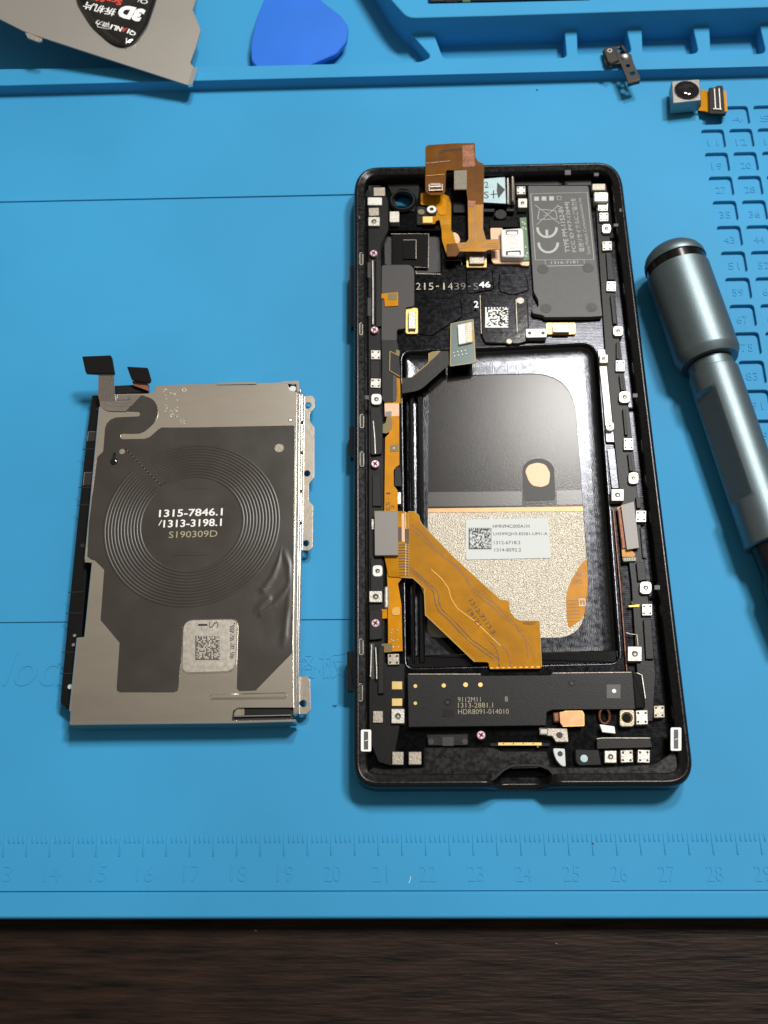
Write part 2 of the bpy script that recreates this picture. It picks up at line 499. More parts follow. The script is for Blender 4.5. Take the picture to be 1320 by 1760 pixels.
# ruler
m = MB()
def tick(x, v0, v1, w=.20):
    yt, ye = P(660, v0, 0).y, P(660, v1, 0).y
    m.poly([(x - w, ye), (x + w, ye), (x + w, yt), (x - w, yt)], .13, -.05, 'silicone', bev=.10)
for k in range(-120, 240):
    x = k * 1.0 - .4
    tick(x, 1434, 1471 if k % 5 == 0 else 1448, .17)
m.build('ruler_scale', mat_t)
m = MB()
for n_ in range(12, 31):
    x = (n_ - 21) * 10 - .4
    u = {13: 6}.get(n_, 571.5 + (n_ - 20) * 82.2 if n_ >= 20 else 571.5 + (n_ - 20) * 80.4)
    m.text(str(n_), u, 1501, 27, .0, 'silicone', w=29, ext=.10)
m.build('ruler_numbers', mat_t)
m = MB()
for r, c, x0, y0 in cells:
    V, F = text_mesh(str(c + 2 + 8 * r), 0, 1.2)
    ax0, ax1 = min(p.x for p in V), max(p.x for p in V); ay0, ay1 = min(p.y for p in V), max(p.y for p in V)
    m.add([(x0 + 3.0 + (p.x - (ax0 + ax1) / 2) * 3.0 / (ax1 - ax0), y0 - 3.9 + (p.y - (ay0 + ay1) / 2) * 2.3 / (ay1 - ay0), -.92 + (.06 if p.z > 0 else -.06)) for p in V], F, 'silicone_deep')
m.build('pocket_numbers', mat_t)
m = MB(); m.text('location', 133, 1148, 62, -.55, 'silicone', w=250, ext=.12, shear=.22); m.build('raised_lettering', mat_t)
m = MB(); m.text('电路板', 522, 1143, 48, -.55, 'silicone', w=150, ext=.12); m.build('raised_lettering', mat_t)
# raised tool tray across the top
ZR, ZF, ZD = 3.6, -1.2, 9.4
def rimfront(u): return 165 - u * (165 - 130) / 1320. - 4 * math.sin(math.pi * u / 1320) * 0
yf = (P(300, 157, 0).y + P(1300, 130.5, 0).y) / 2 - .1
yr0 = P(0, 165, 0).y; 
def tr(u, v, z=ZR): return tuple(P(u, v, z))[:2]
m = MB()
outer = [(XL, yfront(XL)), (XR, yfront(XR)), (XR, YT), (XL, YT)]
xd = P(745, 60, ZR).x
pick_bay = rnd([tr(-500, 125), tr(440, 112.5), tr(722, 106), tr(742, 98), tr(690, 40), tr(560, -190), tr(-500, -190)], [0, 0, 1, 3, 3, 0, 0])
bays = [pick_bay]
ybk = P(1000, 49, ZR).y
bays.append(rnd([tr(762, 101), tr(974, 98.5), (tr(970, 50)[0], ybk + 1.2), (tr(743, 50)[0], ybk + 1.2)], [1.5, 1.5, .5, .5]))
for a, b in ((994, 1084), (1106, 1199), (1223, 1315), (1340, 1430)):
    bays.append(rnd([tr(a - 1, 95), tr(b + 2, 91.5), (tr(b - 8, 50)[0], ybk + 1.2), (tr(a - 2, 50)[0], ybk + 1.2)], [1.5, 2.2, .5, .5]))
m.poly(outer, ZR, -4.5, 'silicone', bev=.35, holes=bays)
m.build('tray_rim', mat_t)
m = MB()
m.poly([(XL + .5, yfront(XL) + 2), (XR - .5, yfront(XR) + 2), (XR - .5, YT - .5), (XL + .5, YT - .5)], ZF, -4.45, 'silicone_deep')
m.poly(rnd([tr(706, 41, 2.2), tr(742, 40, 2.2), tr(748, 78, 2.2), tr(722, 78, 2.2)], .6), 2.2, ZF - .1, 'silicone', bev=.3)
m.build('tray_floor', mat_t)
m = MB()
dk = lambda u, v: tuple(P(u, v, ZD))[:2]
deck = [dk(700, 31), (dk(850, 27)), dk(1320, 12), (XR, dk(1320, 12)[1] + .4), (XR, YT), (dk(430, -330)[0], YT), dk(672, 0)]
bay = rnd([dk(735, 5.5), dk(1015, -.5), dk(1015, -60), dk(735, -50)], .8)
m.poly(rnd(deck, [2.5, 0, 0, 0, 0, 0, 2]), ZD, -4.4, 'silicone', bev=.45, holes=[bay])
m.build('tray_deck', mat_t)

# something dark lying in the deck's bay
cb = thing('circuit_board', 'dark circuit board edge with a green spot inside the upper tray bay', 'circuit board', tuple(P(870, -20, 7)))
m = MB(); m.prism([(740, 2), (1005, -4), (1005, -50), (740, -44)], 7.2, 5.5, 'dark_hole', 2); m.build('board', cb)
m = MB(); m.prism([(795, 3), (808, 3), (808, -10), (795, -10)], 8.2, 7.2, 'pcb_green', 1); m.build('green_chip', cb)
m = MB(); m.prism([(765, 3), (785, 3), (785, -12), (765, -12)], 7.9, 7.2, 'flex_black', 1); m.prism([(830, 1), (880, 0), (880, -12), (830, -12)], 7.9, 7.2, 'flex_black', 1); m.build('chip', cb)

# ================================================================== the opened phone
ph = thing('phone_chassis', 'opened black smartphone chassis without its back, showing ribbon cables, screws and silver foil', 'smartphone', tuple(P(880, 830, 0)))
ZT = 7.0
corner = [(608, 285.5), (1067, 275.5), (1197, 1351.5), (606.5, 1354)]
outer_px = rnd(corner, [44, 44, 52, 46], 12)
outl = [tuple(P(u, v, ZT))[:2] for u, v in outer_px]
if area2(outl) < 0: outl.reverse()
outl = dense(outl, 1.0)
nu0, nu1 = P(838, 1350, ZT).x, P(958, 1350, ZT).x
ymid = P(880, 830, ZT).y
def notch(x, y):
    if y > ymid: return 0.
    t = min(max((x - nu0) / 3.2, 0), 1) * min(max((nu1 - x) / 3.2, 0), 1)
    return t * t * (3 - 2 * t)
def ring(d, z, cut=0.):
    r = inset(outl, d)
    return [(x, y, z - min(cut, max(0, z - 3.0)) * notch(x, y)) for x, y in r]
m = MB()
m.loft([ring(1.3, 0.05), ring(.35, .7), ring(0, 1.8), ring(0, 5.3, 3), ring(.12, 6.2, 3), ring(.45, 6.8, 3.2), ring(.9, 7.0, 3.2), ring(1.25, 6.95, 3.2), ring(1.5, 6.72, 3.2), ring(2.6, 6.62, 3.2), ring(2.85, 6.4, 3.2), ring(2.95, 2.0, 0)], 'rim_black')
frame = m.build('frame', ph, smooth=50)
inner = [p[:2] for p in inset(outl, 2.7)]
camhole = [tuple(P(692 + 16.5 * math.cos(a), 341 + 15 * math.sin(a), 3.2))[:2] for a in [i * math.pi / 14 for i in range(28)]]
m = MB(); m.poly(inset(outl, .9), .9, .1, 'frame_gloss', holes=[camhole]); m.build('display_back', ph)

# battery well
WZ = 3.2
well_px = rnd([(690, 604), (1026, 588), (1067, 1141), (697, 1150)], [16, 30, 20, 16], 8)
well = [tuple(P(u, v, WZ))[:2] for u, v in well_px]
if area2(well) < 0: well.reverse()
win_px = rnd([(737, 662), (745, 646), (985, 640), (1012, 1000), (1000, 1096), (734, 1096)], [30, 26, 75, 20, 85, 20], 9)
window = [tuple(P(u, v, 1.3))[:2] for u, v in win_px]
pocketA = rnd(q('A', (345, 765), (820, 765), (830, 1110), (610, 1130), (600, 1060), (350, 1050)), 4)
hA = [tuple(P(u, v, WZ))[:2] for u, v in pocketA]
m = MB(); m.poly(inner, WZ, .95, 'milled', bev=.12, holes=[well, camhole, hA]); m.build('midplate', ph, smooth=30)
m = MB()
wd = dense(well, .9)
R_ = lambda d, z: [(x, y, z) for x, y in inset(wd, d)]
m.loft([R_(-.25, 3.22), R_(-.05, 3.27), R_(.15, 3.2), R_(.35, 2.9), R_(.5, 2.3), R_(.75, 1.85), R_(1.1, 1.62), R_(1.6, 1.48), R_(2.3, 1.40), R_(3.3, 1.34), R_(4.6, 1.31)], 'milled_well')
m.poly(inset(well, 4.5), 1.3, .95, 'milled_well', holes=[window])
wl_o = m.build('battery_well', ph, smooth=70)
m = MB()
for u0, u1 in ((703, 711), (716, 727)):
    m.prism([(u0, 680), (u1, 680), (u1 + 4, 1140), (u0 + 4, 1140)], 2.6, 1.1, 'gloss_black', 1, bev=.3)
m.prism([(700, 1126), (1060, 1117), (1062, 1140), (700, 1150)], 2.4, 1.1, 'gloss_black', 1, bev=.3)
m.build('well_rib', ph)
for pts in ([(706, 512), (792, 512), (796, 545), (770, 560), (742, 578), (716, 574), (712, 540)], [(800, 455), (846, 462), (850, 498), (802, 506)], [(858, 468), (905, 470), (910, 500), (880, 508), (856, 500)]):
    m = MB(); m.prism(rnd(pts, 7, 5), 3.42, 3.1, 'milled', bev=.28); m.build('milled_step', ph, smooth=60)
# window contents
m = MB(); m.prism([(725, 630), (1020, 630), (1020, 876), (725, 880)], 1.10, .95, 'film'); film = m.build('display_film', ph)
m = MB()
m.prism([(725, 846), (897, 844.5), (897, 869), (725, 871)], 1.14, 1.11, 'film_band')
m.prism([(957, 843), (1020, 842), (1020, 866), (957, 868)], 1.14, 1.11, 'film_band'); m.build('film_band', film)
m = MB(); m.prism(rnd(q('D', (255, 980), (300, 930), (380, 912), (450, 930), (495, 980), (505, 1230), (262, 1235)), 6), 1.16, 1.1, 'dark_hole'); m.build('film_opening', film)
m = MB(); m.prism(rnd(q('D', (275, 1010), (300, 965), (370, 945), (430, 962), (465, 1025), (455, 1110), (400, 1132), (330, 1120), (300, 1080)), 5), 1.22, 1.1, 'copper_peach'); m.build('copper_pad', film)
m = MB(); m.prism([(725, 874), (1020, 870), (1020, 878.5), (725, 881)], 1.16, 1.0, 'copper_tape', bev=.03); m.build('copper_strip', ph)
m = MB(); m.prism([(725, 879.5), (1015, 877), (1030, 1115), (725, 1115)], 1.08, .92, 'foil'); foil = m.build('silver_foil', ph)
oy = rnd(q('F', (735, 440), (690, 490), (630, 590), (600, 660), (585, 740), (590, 880), (605, 970), (660, 930), (700, 900), (790, 760), (790, 500)), 5)
m = MB(); m.prism(oy, 1.14, 1.08, 'flex_bright')
for v_ in range(760, 920, 26): m.ribbon(q('F', (592, v_), (690, v_ - 4)), 1.0, 1.15, 'trace_dark', .01)
m.build('ribbon_cable_end', foil)
m = MB()
m.text('GAY', *q1('F', 668, 615), 8, 1.16, 'trace_dark', 182, w=16).text('FR', *q1('F', 675, 558), 7, 1.16, 'trace_dark', 182, w=9)
m.text('E3', *q1('F', 708, 770), 12, 1.16, 'paper', 90, w=14)
m.build('cable_marking', foil)
m = MB(); m.prism([(800.5, 893), (942, 890), (947, 959), (801, 962)], 1.2, 1.08, 'paper', 2); lab = m.build('barcode_label', foil)
m = MB()
m.code(805.5, 907, 845, 944, 22, 1.225, 'print_black', 3)
for t_, x0, x1, y in (('HMN94C000A1H', 847, 910, 904.3), ('LH599QH3-EDB1-UM1-A', 848, 941, 917.8), ('1312-6718.2', 849, 894.5, 932.5), ('1314-8592.2', 850, 895.5, 945)):
    m.text(t_, (x0 + x1) / 2, y, 6.2, 1.23, 'print_black', -.5, w=x1 - x0)
m.build('label_print', lab)

# --- side rails
m = MB()
m.prism(rnd([(632.5, 318), (655, 318), (668, 345), (668, 395), (655, 420), (655, 560), (656, 690), (660, 800), (660, 960), (662, 1140), (696, 1140), (696, 1200), (680, 1290), (676, 1318), (650, 1310), (634, 1270)], 4), 4.2, 3.0, 'plastic', bev=.15)
m.prism([(646, 445), (655, 447), (656, 560), (646, 562)], 4.9, 4.0, 'plastic_light', 1.5, .1)
m.prism([(637, 700), (654, 700), (658, 720), (657, 780), (637, 782)], 4.9, 4.0, 'plastic_light', 4, .1)
m.prism([(635, 1048), (657, 1048), (657, 1098), (635, 1100)], 4.9, 4.0, 'plastic_light', 2, .1)
m.prism([(650, 1110), (660, 1110), (660, 1192), (650, 1192)], 4.8, 4.0, 'plastic_light', 1, .1)
m.prism([(637, 605), (653, 605), (653, 650), (637, 650)], 4.6, 4.0, 'plastic_light', 2, .1)
m.prism([(640, 815), (654, 815), (656, 870), (640, 870)], 4.6, 4.0, 'plastic_light', 2, .1)
m.prism([(637, 955), (657, 958), (660, 1018), (637, 1018)], 4.7, 4.0, 'plastic_light', 4, .1)
m.build('button_rail', ph)
m = MB()
m.prism([(1022, 318), (1043, 318), (1049, 420), (1062, 560), (1083, 720), (1101, 900), (1120, 1080), (1127, 1160), (1122, 1240), (1100, 1240), (1085, 1000), (1062, 820), (1040, 600), (1028, 420)], 4.1, 3.0, 'plastic', 3, .12)
for a in ((D_ := q('D', (965, 35), (985, 35), (990, 165), (965, 160))), q('D', (985, 285), (1010, 290), (1025, 400), (1000, 400)), q('D', (1012, 540), (1035, 545), (1052, 740), (1030, 735)), q('D', (1050, 880), (1075, 885), (1092, 1010), (1065, 1010)),
          q('D', (1112, 1205), (1150, 1208), (1155, 1290), (1120, 1290)), q('F', (1115, 470), (1180, 470), (1195, 600), (1130, 610)), q('F', (1170, 900), (1230, 900), (1250, 1200), (1190, 1200)), q('B', (1020, 1160), (1050, 1160), (1080, 1400), (1045, 1400)), q('B', (985, 800), (1030, 800), (1060, 1030), (1000, 1030))):
    m.prism(a, 4.7, 4.0, 'plastic_light', 1, .1)
m.build('antenna_rail', ph)
m = MB()
m.prism(q('D', (825, 90), (930, 92), (945, 200), (980, 640), (985, 740), (960, 790), (890, 790), (868, 500), (835, 200)), 3.9, 3.1, 'tin', 2, .08)
m.prism(q('D', (895, 840), (985, 838), (1010, 1080), (1015, 1140), (930, 1140)), 3.7, 3.1, 'milled_well', 3, .08)
m.build('side_plate', ph)

# --- pads, posts and screws
def contact_pad(u, v, w, h, z=4.75, mt='tin', dots=True, ang=0, zb=3.0):
    ang = random.uniform(-2.5, 2.5); z += random.uniform(-.25, .2); w *= random.uniform(.94, 1.05)
    b = MB(); b.pad(u, v, w, h, z, zb, mt, 1.5, random.uniform(.05, .16), ang)
    if dots:
        for sx in (-.3, .3):
            for sy in (-.3, .3): b.disc(u + sx * w, v + sy * h, .085 * w + .4, z + .03, z, 'dark_hole', seg=10)
    return b.build('contact_pad', ph)
def threaded_post(u, v, w, h, z=4.9, square=False, mt='tin_bright', hole=.24):
    b = MB(); b.pad(u, v, w, h, z, 3.0, mt, 1.5 if square else w * .36, .12)
    r = w * hole
    b.disc(u, v, r + 1.2, z + .06, z - .02, mt, .03, hole=r, seg=18)
    b.disc(u, v, r, z + .02, z, 'dark_hole', seg=18)
    b.disc(u + .4, v + .6, r * .45, z + .03, z, 'tin_warm', seg=12)
    return b.build('threaded_post', ph)
def screw(u, v, r, z=5.1):
    b = MB(); b.disc(u, v, r, z, 3.6, 'screw_pink', .18, seg=24)
    for a in (35, 125):
        b.pad(u, v, r * 1.25, r * .34, z + .03, z - .02, 'print_brown', .4, 0, a)
    return b.build('screw', ph)
def S_(c, u, v, w, h):
    x, y = q1(c, u, v); s = CROPS[c][2]; return x, y, w / s, h / s
for c, u, v, w, h, dots, mt in (
        ('A', 303, 437, 95, 70, False, 'tin_warm'), ('A', 265, 517, 128, 66, False, 'tin_bright'), ('A', 257, 606, 90, 66, False, 'tin_warm'),
        ('A', 430, 648, 85, 90, False, 'tin'), ('C', 272, 145, 80, 76, True, 'tin'), ('C', 272, 383, 82, 78, True, 'tin'), ('E', 250, 200, 30, 90, True, 'tin_bright'),
        ('E', 422, 1335, 96, 92, True, 'tin_warm'), ('G', 262, 493, 80, 90, False, 'tin_warm'), ('G', 413, 806, 90, 100, False, 'tin_warm'), ('G', 543, 806, 96, 100, False, 'tin_warm'),
        ('B', 272, 278, 76, 68, True, 'tin'), ('B', 960, 415, 80, 72, True, 'tin_bright'), ('B', 968, 502, 80, 72, True, 'tin_bright'), ('B', 995, 745, 80, 76, True, 'tin'),
        ('B', 1030, 1085, 80, 82, True, 'tin_bright'), ('D', 995, 214, 70, 84, True, 'tin_bright'), ('D', 1058, 805, 78, 88, True, 'tin_bright'), ('D', 1152, 1352, 76, 86, True, 'tin'),
        ('F', 1198, 827, 82, 88, True, 'tin'), ('H', 1003, 425, 82, 88, True, 'tin_warm'), ('H', 880, 466, 88, 104, True, 'tin'), ('H', 773, 742, 90, 90, True, 'tin'), ('H', 893, 742, 90, 92, True, 'tin')):
    x, y, w_, h_ = S_(c, u, v, w, h); contact_pad(x, y, w_, h_, 4.75, mt, dots)
for c, u, v, w, h, sq in (('A', 258, 686, 98, 76, True), ('C', 278, 518, 90, 92, False), ('E', 288, 592, 86, 98, False), ('E', 272, 808, 110, 96, True), ('B', 285, 385, 78, 78, True), ('B', 990, 600, 78, 78, False),
                         ('B', 1088, 1460, 86, 84, False), ('D', 1028, 450, 86, 86, False), ('D', 1095, 1063, 76, 86, False), ('D', 975, 1190, 95, 90, True), ('F', 1188, 660, 90, 94, False),
                         ('F', 1105, 1160, 108, 112, True), ('H', 658, 745, 86, 88, True), ('G', 413, 487, 100, 112, True), ('D', 870, 160, 64, 64, True), ('D', 918, 672, 60, 62, False)):
    x, y, w_, h_ = S_(c, u, v, w, h); threaded_post(x, y, w_, h_, 4.9, sq, 'tin' if sq else 'tin_bright', .22)
for c, u, v, r in (('A', 255, 952, 33), ('A', 262, 1595, 33), ('C', 268, 1060, 36), ('E', 270, 1030, 37), ('G', 1043, 630, 34)):
    x, y, r_, _ = S_(c, u, v, r, r); screw(x, y, r_)
for c, u, v, w, h in (('G', 407, 255, 80, 62), ('G', 407, 382, 80, 58)):
    x, y, w_, h_ = S_(c, u, v, w, h)
    b = MB(); b.pad(x, y, w_, h_, 4.3, 3.1, 'gold_dull', 1, .06); b.build('spring_contact', ph)
for c, u, v, w, h in (('B', 945, 333, 122, 82), ('B', 925, 250, 120, 60)):
    x, y, w_, h_ = S_(c, u, v, w, h)
    b = MB(); b.pad(x, y, w_, h_, 5.6 if v > 300 else 5.2, 3.1, 'tin_bright' if v > 300 else 'tin_warm', 3, .25); b.build('corner_clip', ph)
# white bars on the rim corners
for c, u, v, w, h in (('G', 172, 672, 78, 165), ('H', 1122, 620, 76, 165)):
    x, y, w_, h_ = S_(c, u, v, w, h)
    b = MB(); b.pad(x, y, w_, h_, 6.95, 6.5, 'print_white', 3, .04); b.pad(x, y, w_ * .42, h_ * .82, 6.98, 6.9, 'label_grey', .5, 0); b.pad(x + .3, y, w_ * .3, 1.0, 7.0, 6.95, 'print_white', .2, 0, -20)
    b.build('rim_marker', ph)
# buttons outside the left edge and metal clips in the rim
for v0, v1, u in ((455, 560, 601), (732, 785, 600.5), (1119, 1186, 596.5)):
    b = MB(); b.prism([(u, v0), (u + 14, v0), (u + 14, v1), (u, v1)], 4.6, 2.2, 'frame_gloss', 2, .3); b.build('side_button', ph)
for c, u, v, w, h in (('A', 152, 1000, 26, 100), ('A', 150, 1590, 24, 100), ('C', 157, 702, 30, 110), ('C', 157, 1022, 30, 120), ('E', 152, 1230, 30, 130), ('G', 132, 308, 26, 130)):
    x, y, w_, h_ = S_(c, u, v, w, h)
    b = MB(); ri = [(x - w_ / 2, y - h_ / 2), (x + w_ / 2, y - h_ / 2), (x + w_ / 2, y + h_ / 2), (x - w_ / 2, y + h_ / 2)]
    b.pad(x, y, w_ * .8, h_ * .9, 6.78, 6.5, 'dark_hole', 2, 0)
    o_ = rnd(ri, 2.4, 4); b.ribbon(o_[9:] + o_[:1] + o_[0:7], 1.2, 6.86, 'tin_warm', .2)
    b.build('rim_clip', ph)
# long spring contact strips of the buttons
for pts in (q('A', (247, 1015), (250, 1250), (250, 1550)), q('C', (252, 700), (265, 850), (270, 975)), q('E', (272, 1235), (280, 1400), (282, 1500)), q('E', (238, 1210), (232, 1400), (228, 1480))):
    b = MB(); b.ribbon(pts, 1.6, 5.3, 'tin', .9); b.build('button_spring', ph)
for c, u0, v0, u1, v1 in (('A', 205, 1030, 240, 1160), ('A', 205, 1330, 240, 1480), ('C', 220, 650, 250, 980), ('E', 225, 1200, 262, 1500)):
    b = MB(); b.prism(q(c, (u0, v0), (u1, v0), (u1, v1), (u0, v1)), 4.26, 4.1, 'dark_hole', 1); b.build('rail_slot', ph)

# --- front camera tunnel, recesses
m = MB()
m.disc(692, 343, 24, 4.3, 3.1, 'plastic', .5, hole=17, seg=36)
m.prism(rnd(q('A', (360, 360), (640, 365), (640, 440), (610, 545), (600, 600), (460, 600), (430, 520), (400, 440)), 5), 3.5, 3.1, 'plastic', bev=.1, holes=[[(692 + 19 * math.cos(a), 342 + 17.5 * math.sin(a)) for a in [i * math.pi / 12 for i in range(24)]]])
m.build('camera_opening', ph)
m = MB()
m.prism(q('A', (365, 290), (690, 295), (690, 370), (365, 370)), 3.4, 3.1, 'dark_hole', 1); m.build('top_slot', ph); m = MB()
m.prism(q('B', (220, 150), (860, 150), (860, 235), (230, 235)), 3.4, 3.1, 'dark_hole', 1)
m.build('top_slot', ph)
def edge_frame(name, pts, w, z, mt='milled', lbl=None):
    b = MB(); b.ribbon(rnd(pts, 2, 3), w, z, mt, .5, closed=True); return b.build(name, ph)
m = MB()
m.prism(rnd(pocketA, 0), 1.5, 1.0, 'dark_hole')
m.prism(q('A', (410, 790), (720, 790), (715, 1075), (410, 1060)), 2.4, 1.5, 'gloss_black', 2, .06)
m.prism(q('A', (500, 840), (615, 840), (610, 1000), (500, 1000)), 2.8, 2.4, 'gloss_black', 1, .05)
m.ribbon(q('A', (400, 792), (718, 790), (714, 1075), (600, 1070)), .8, 2.46, 'tin_warm', .05)
m.ribbon(q('A', (505, 843), (612, 842), (612, 1000)), .9, 2.85, 'tin_warm', .05)
m.ribbon(q('A', (612, 1105), (612, 1125), (820, 1130)), .9, 3.25, 'tin_warm', .05)
m.ribbon(q('A', (860, 1015), (995, 1012), (995, 1050)), 1.0, 3.3, 'tin_warm', .05)
m.build('main_camera_recess', ph)
# second camera recess with code
m = MB()
fr = rnd(q('B', (-70, 1150), (300, 1155), (325, 1180), (345, 1540), (250, 1570), (-30, 1560), (-60, 1500)), 3)
m.prism(fr, 3.9, 3.1, 'gloss_black', bev=.25)
m.prism(rnd(q('B', (-40, 1185), (215, 1190), (232, 1480), (-20, 1470)), 3), 3.98, 3.8, 'milled', bev=.1)
m.ribbon(q('B', (230, 1195), (240, 1470)), 1.2, 4.05, 'tin_warm', .1)
m.ribbon(q('B', (-72, 1160), (-62, 1480)), 1.0, 4.0, 'tin_warm', .1)
rec = m.build('second_camera_recess', ph)
m = MB()
m.prism([(833, 527.5), (873, 527), (874.5, 563), (835, 564)], 4.04, 3.98, 'gloss_black')
m.code(834, 528, 873.5, 563, 16, 4.06, 'print_white', 11, .6)
m.text('2', 818.5, 523, 14, 4.05, 'print_white', 0, w=8, bold=.2)
m.build('printed_code', rec)
for c, u, v, r in (('B', 265, 1205, 34), ('B', 172, 1548, 26)):
    x, y, r_, _ = S_(c, u, v, r, r); b = MB(); b.disc(x, y, r_, 4.1, 3.6, 'tin_warm', .1); b.build('pin', ph)
m = MB()
for i, ch in enumerate('215-1439-S'):
    m.text(ch, 719 + i * 11.0, 492, 1.8 if ch == '-' else 14, 3.45, 'print_dim' if i > 5 else 'tin_warm', 0, w=2.2 if ch == '1' else 5 if ch == '-' else 8, bold=-.12)
m.text('46', 833, 489, 13, 3.46, 'print_white', 0, w=20, bold=.3)
m.build('stamped_number', ph)

# --- grey shield and its small parts
m = MB()
m.prism(rnd(q('A', (322, 1062), (345, 1052), (560, 1050), (597, 1085), (597, 1400), (520, 1410), (520, 1590), (450, 1592), (448, 2200), (330, 2200), (320, 1650)), 5), 4.5, 3.1, 'shield_grey', bev=.08)
m.prism(rnd(q('C', (325, 20), (450, 20), (470, 110), (420, 120), (415, 540), (350, 548), (325, 520)), 2), 4.55, 3.1, 'flex_black', bev=.06)
m.build('shield_sticker', ph)
m = MB()
m.prism(q('A', (298, 1300), (345, 1290), (460, 1282), (462, 1395), (350, 1402), (345, 1335), (300, 1330)), 4.75, 4.5, 'flex_bright', 1, .03)
m.prism(q('A', (375, 1292), (452, 1290), (450, 1345), (375, 1345)), 4.82, 4.7, 'flex_olive', 1)
m.build('switch_cable', ph)
def gold_connector(c, u, v, w, h, vert):
    x, y, w_, h_ = S_(c, u, v, w, h)
    b = MB(); b.pad(x, y, w_, h_, 3.9, 3.1, 'gold', 4, .06)
    s = CROPS[c][2]
    if vert:
        b.pad(x + .5, y - 1, w_ * .6, h_ * .66, 4.7, 3.9, 'tin', 1, .12)
        for d in (-.22, .22): b.disc(x + d * w_, y + .43 * h_, 1.2, 3.93, 3.9, 'dark_hole', seg=10)
    else:
        b.pad(x + .5, y, w_ * .56, h_ * .66, 4.6, 3.9, 'tin', 1, .12)
        for d in (-.4, .4):
            for e in (-.22, .25): b.disc(x + d * w_, y + e * h_, 1.2, 3.93, 3.9, 'dark_hole', seg=10)
    return b.build('microphone', ph)
gold_connector('A', 576, 1522, 104, 218, True)
gold_connector('B', 606, 1440, 250, 96, False)
x, y, w_, h_ = S_('A', 1120, 1012, 170, 122)
m = MB(); m.pad(x, y, w_, h_, 4.2, 3.1, 'gold_dull', 1.5, .06); m.pad(x, y, w_ * .8, h_ * .72, 4.26, 4.2, 'dark_hole', 1, 0); m.pad(x + .5, y - 2, w_ * .74, h_ * .66, 5.0, 4.2, 'tin_warm', 1, .12)
m.build('microphone', ph)
x, y, w_, h_ = S_('B', 400, 1478, 176, 74)
m = MB(); m.pad(x, y, w_, h_, 4.8, 3.1, 'tin', 3, .08, -1)
for d in (-.32, .32): m.disc(x + d * w_, y, 3.2, 4.83, 4.8, 'dark_hole', seg=14)
m.build('two_hole_bracket', ph)

# --- top: vibration motor, flash, cables
m = MB()
m.prism(rnd(q('I', (500, 480), (640, 490), (640, 720), (510, 720)), 2), 3.9, 3.1, 'plastic', bev=.1)
m.prism(q('I', (800, 345), (1120, 340), (1120, 640), (800, 640)), 3.7, 3.1, 'dark_hole', 2)
m.prism(q('I', (810, 680), (920, 680), (915, 712), (810, 712)), 4.4, 3.1, 'plastic_light', 1, .1)
m.prism(q('I', (1035, 680), (1115, 680), (1110, 708), (1035, 705)), 4.4, 3.1, 'plastic_light', 1, .1)
m.disc(*q1('I', 978, 735), 10.5, 4.2, 3.1, 'plastic_light', .1)
m.prism(q('I', (870, 800), (1140, 790), (1150, 860), (870, 862)), 3.8, 3.1, 'gloss_black', 1, .08)
m.build('top_holder', ph)
m = MB()
m.prism(q('I', (700, 385), (1040, 365), (1055, 640), (700, 625)), 5.0, 3.4, 'plastic', 1, .3)
m.prism(q('I', (1040, 375), (1058, 378), (1058, 632), (1045, 632)), 5.05, 3.4, 'tin', .5, .1)
mot = m.build('vibration_motor', ph)
m = MB(); m.prism(q('I', (700, 398), (1020, 368), (1030, 630), (700, 612)), 5.08, 5.0, 'cyan_label', 1); m.build('paper_label', mot)
m = MB()
m.prism(q('I', (945, 420), (1022, 493), (955, 580), (940, 500)), 5.12, 5.08, 'print_black')
m.ribbon(q('I', (880, 540), (950, 535)), 1.8, 5.12, 'print_black'); m.ribbon(q('I', (908, 500), (908, 580)), 1.8, 5.12, 'print_black')
m.text('S', *q1('I', 838, 545), 15, 5.12, 'print_black', 0, w=8).text('2', *q1('I', 838, 445), 13, 5.12, 'print_black', 0, w=7)
m.build('label_print', mot)
m = MB(); m.prism(q('I', (1080, 330), (1110, 330), (1112, 605), (1090, 605)), 5.3, 3.4, 'tin_warm', 1, .25); m.build('spring_clip', ph)
m = MB()
m.prism(q('I', (150, 660), (250, 650), (350, 700), (350, 740), (310, 840), (150, 840)), 3.8, 3.1, 'plastic', 2, .1)
m.disc(*q1('I', 298, 685), 8.6, 4.6, 3.7, 'tin_bright', .15, hole=3.4); m.disc(*q1('I', 298, 685), 3.3, 4.2, 3.7, 'shield_grey')
m.disc(*q1('I', 194, 710), 5.6, 4.3, 3.7, 'tin_bright', .1, hole=4.6); m.disc(*q1('I', 194, 710), 4.6, 4.25, 3.7, 'flex_olive')
m.build('sensor', ph)
# lower orange cable at the top
m = MB()
m.prism(rnd(q('I', (190, 530), (335, 500), (470, 560), (490, 640), (490, 740), (490, 890), (510, 920), (540, 1030), (560, 1110), (545, 1150), (450, 1155), (400, 990), (395, 890), (375, 790), (340, 800), (330, 830), (205, 830), (205, 760), (340, 755), (350, 700), (340, 650), (190, 640)), 2), 4.35, 4.1, 'flex', bev=.03)
m.prism(rnd(q('I', (335, 560), (400, 560), (440, 600), (445, 740), (375, 745), (345, 680)), 4), 4.5, 4.3, 'flex_bright', bev=.03)
m.prism(q('I', (210, 757), (308, 757), (308, 818), (212, 820)), 4.6, 4.3, 'gold', 1, .05)
for k in range(3): m.ribbon(q('I', (390, 800 + 16 * k), (488, 797 + 16 * k)), .8, 4.38, 'trace_gold')
m.build('sensor_cable', ph)
m = MB(); m.prism(rnd(q('I', (505, 905), (560, 930), (582, 990), (565, 1028), (530, 1030), (500, 960)), 5), 4.3, 3.1, 'copper_peach', bev=.05); m.build('copper_pad', ph)
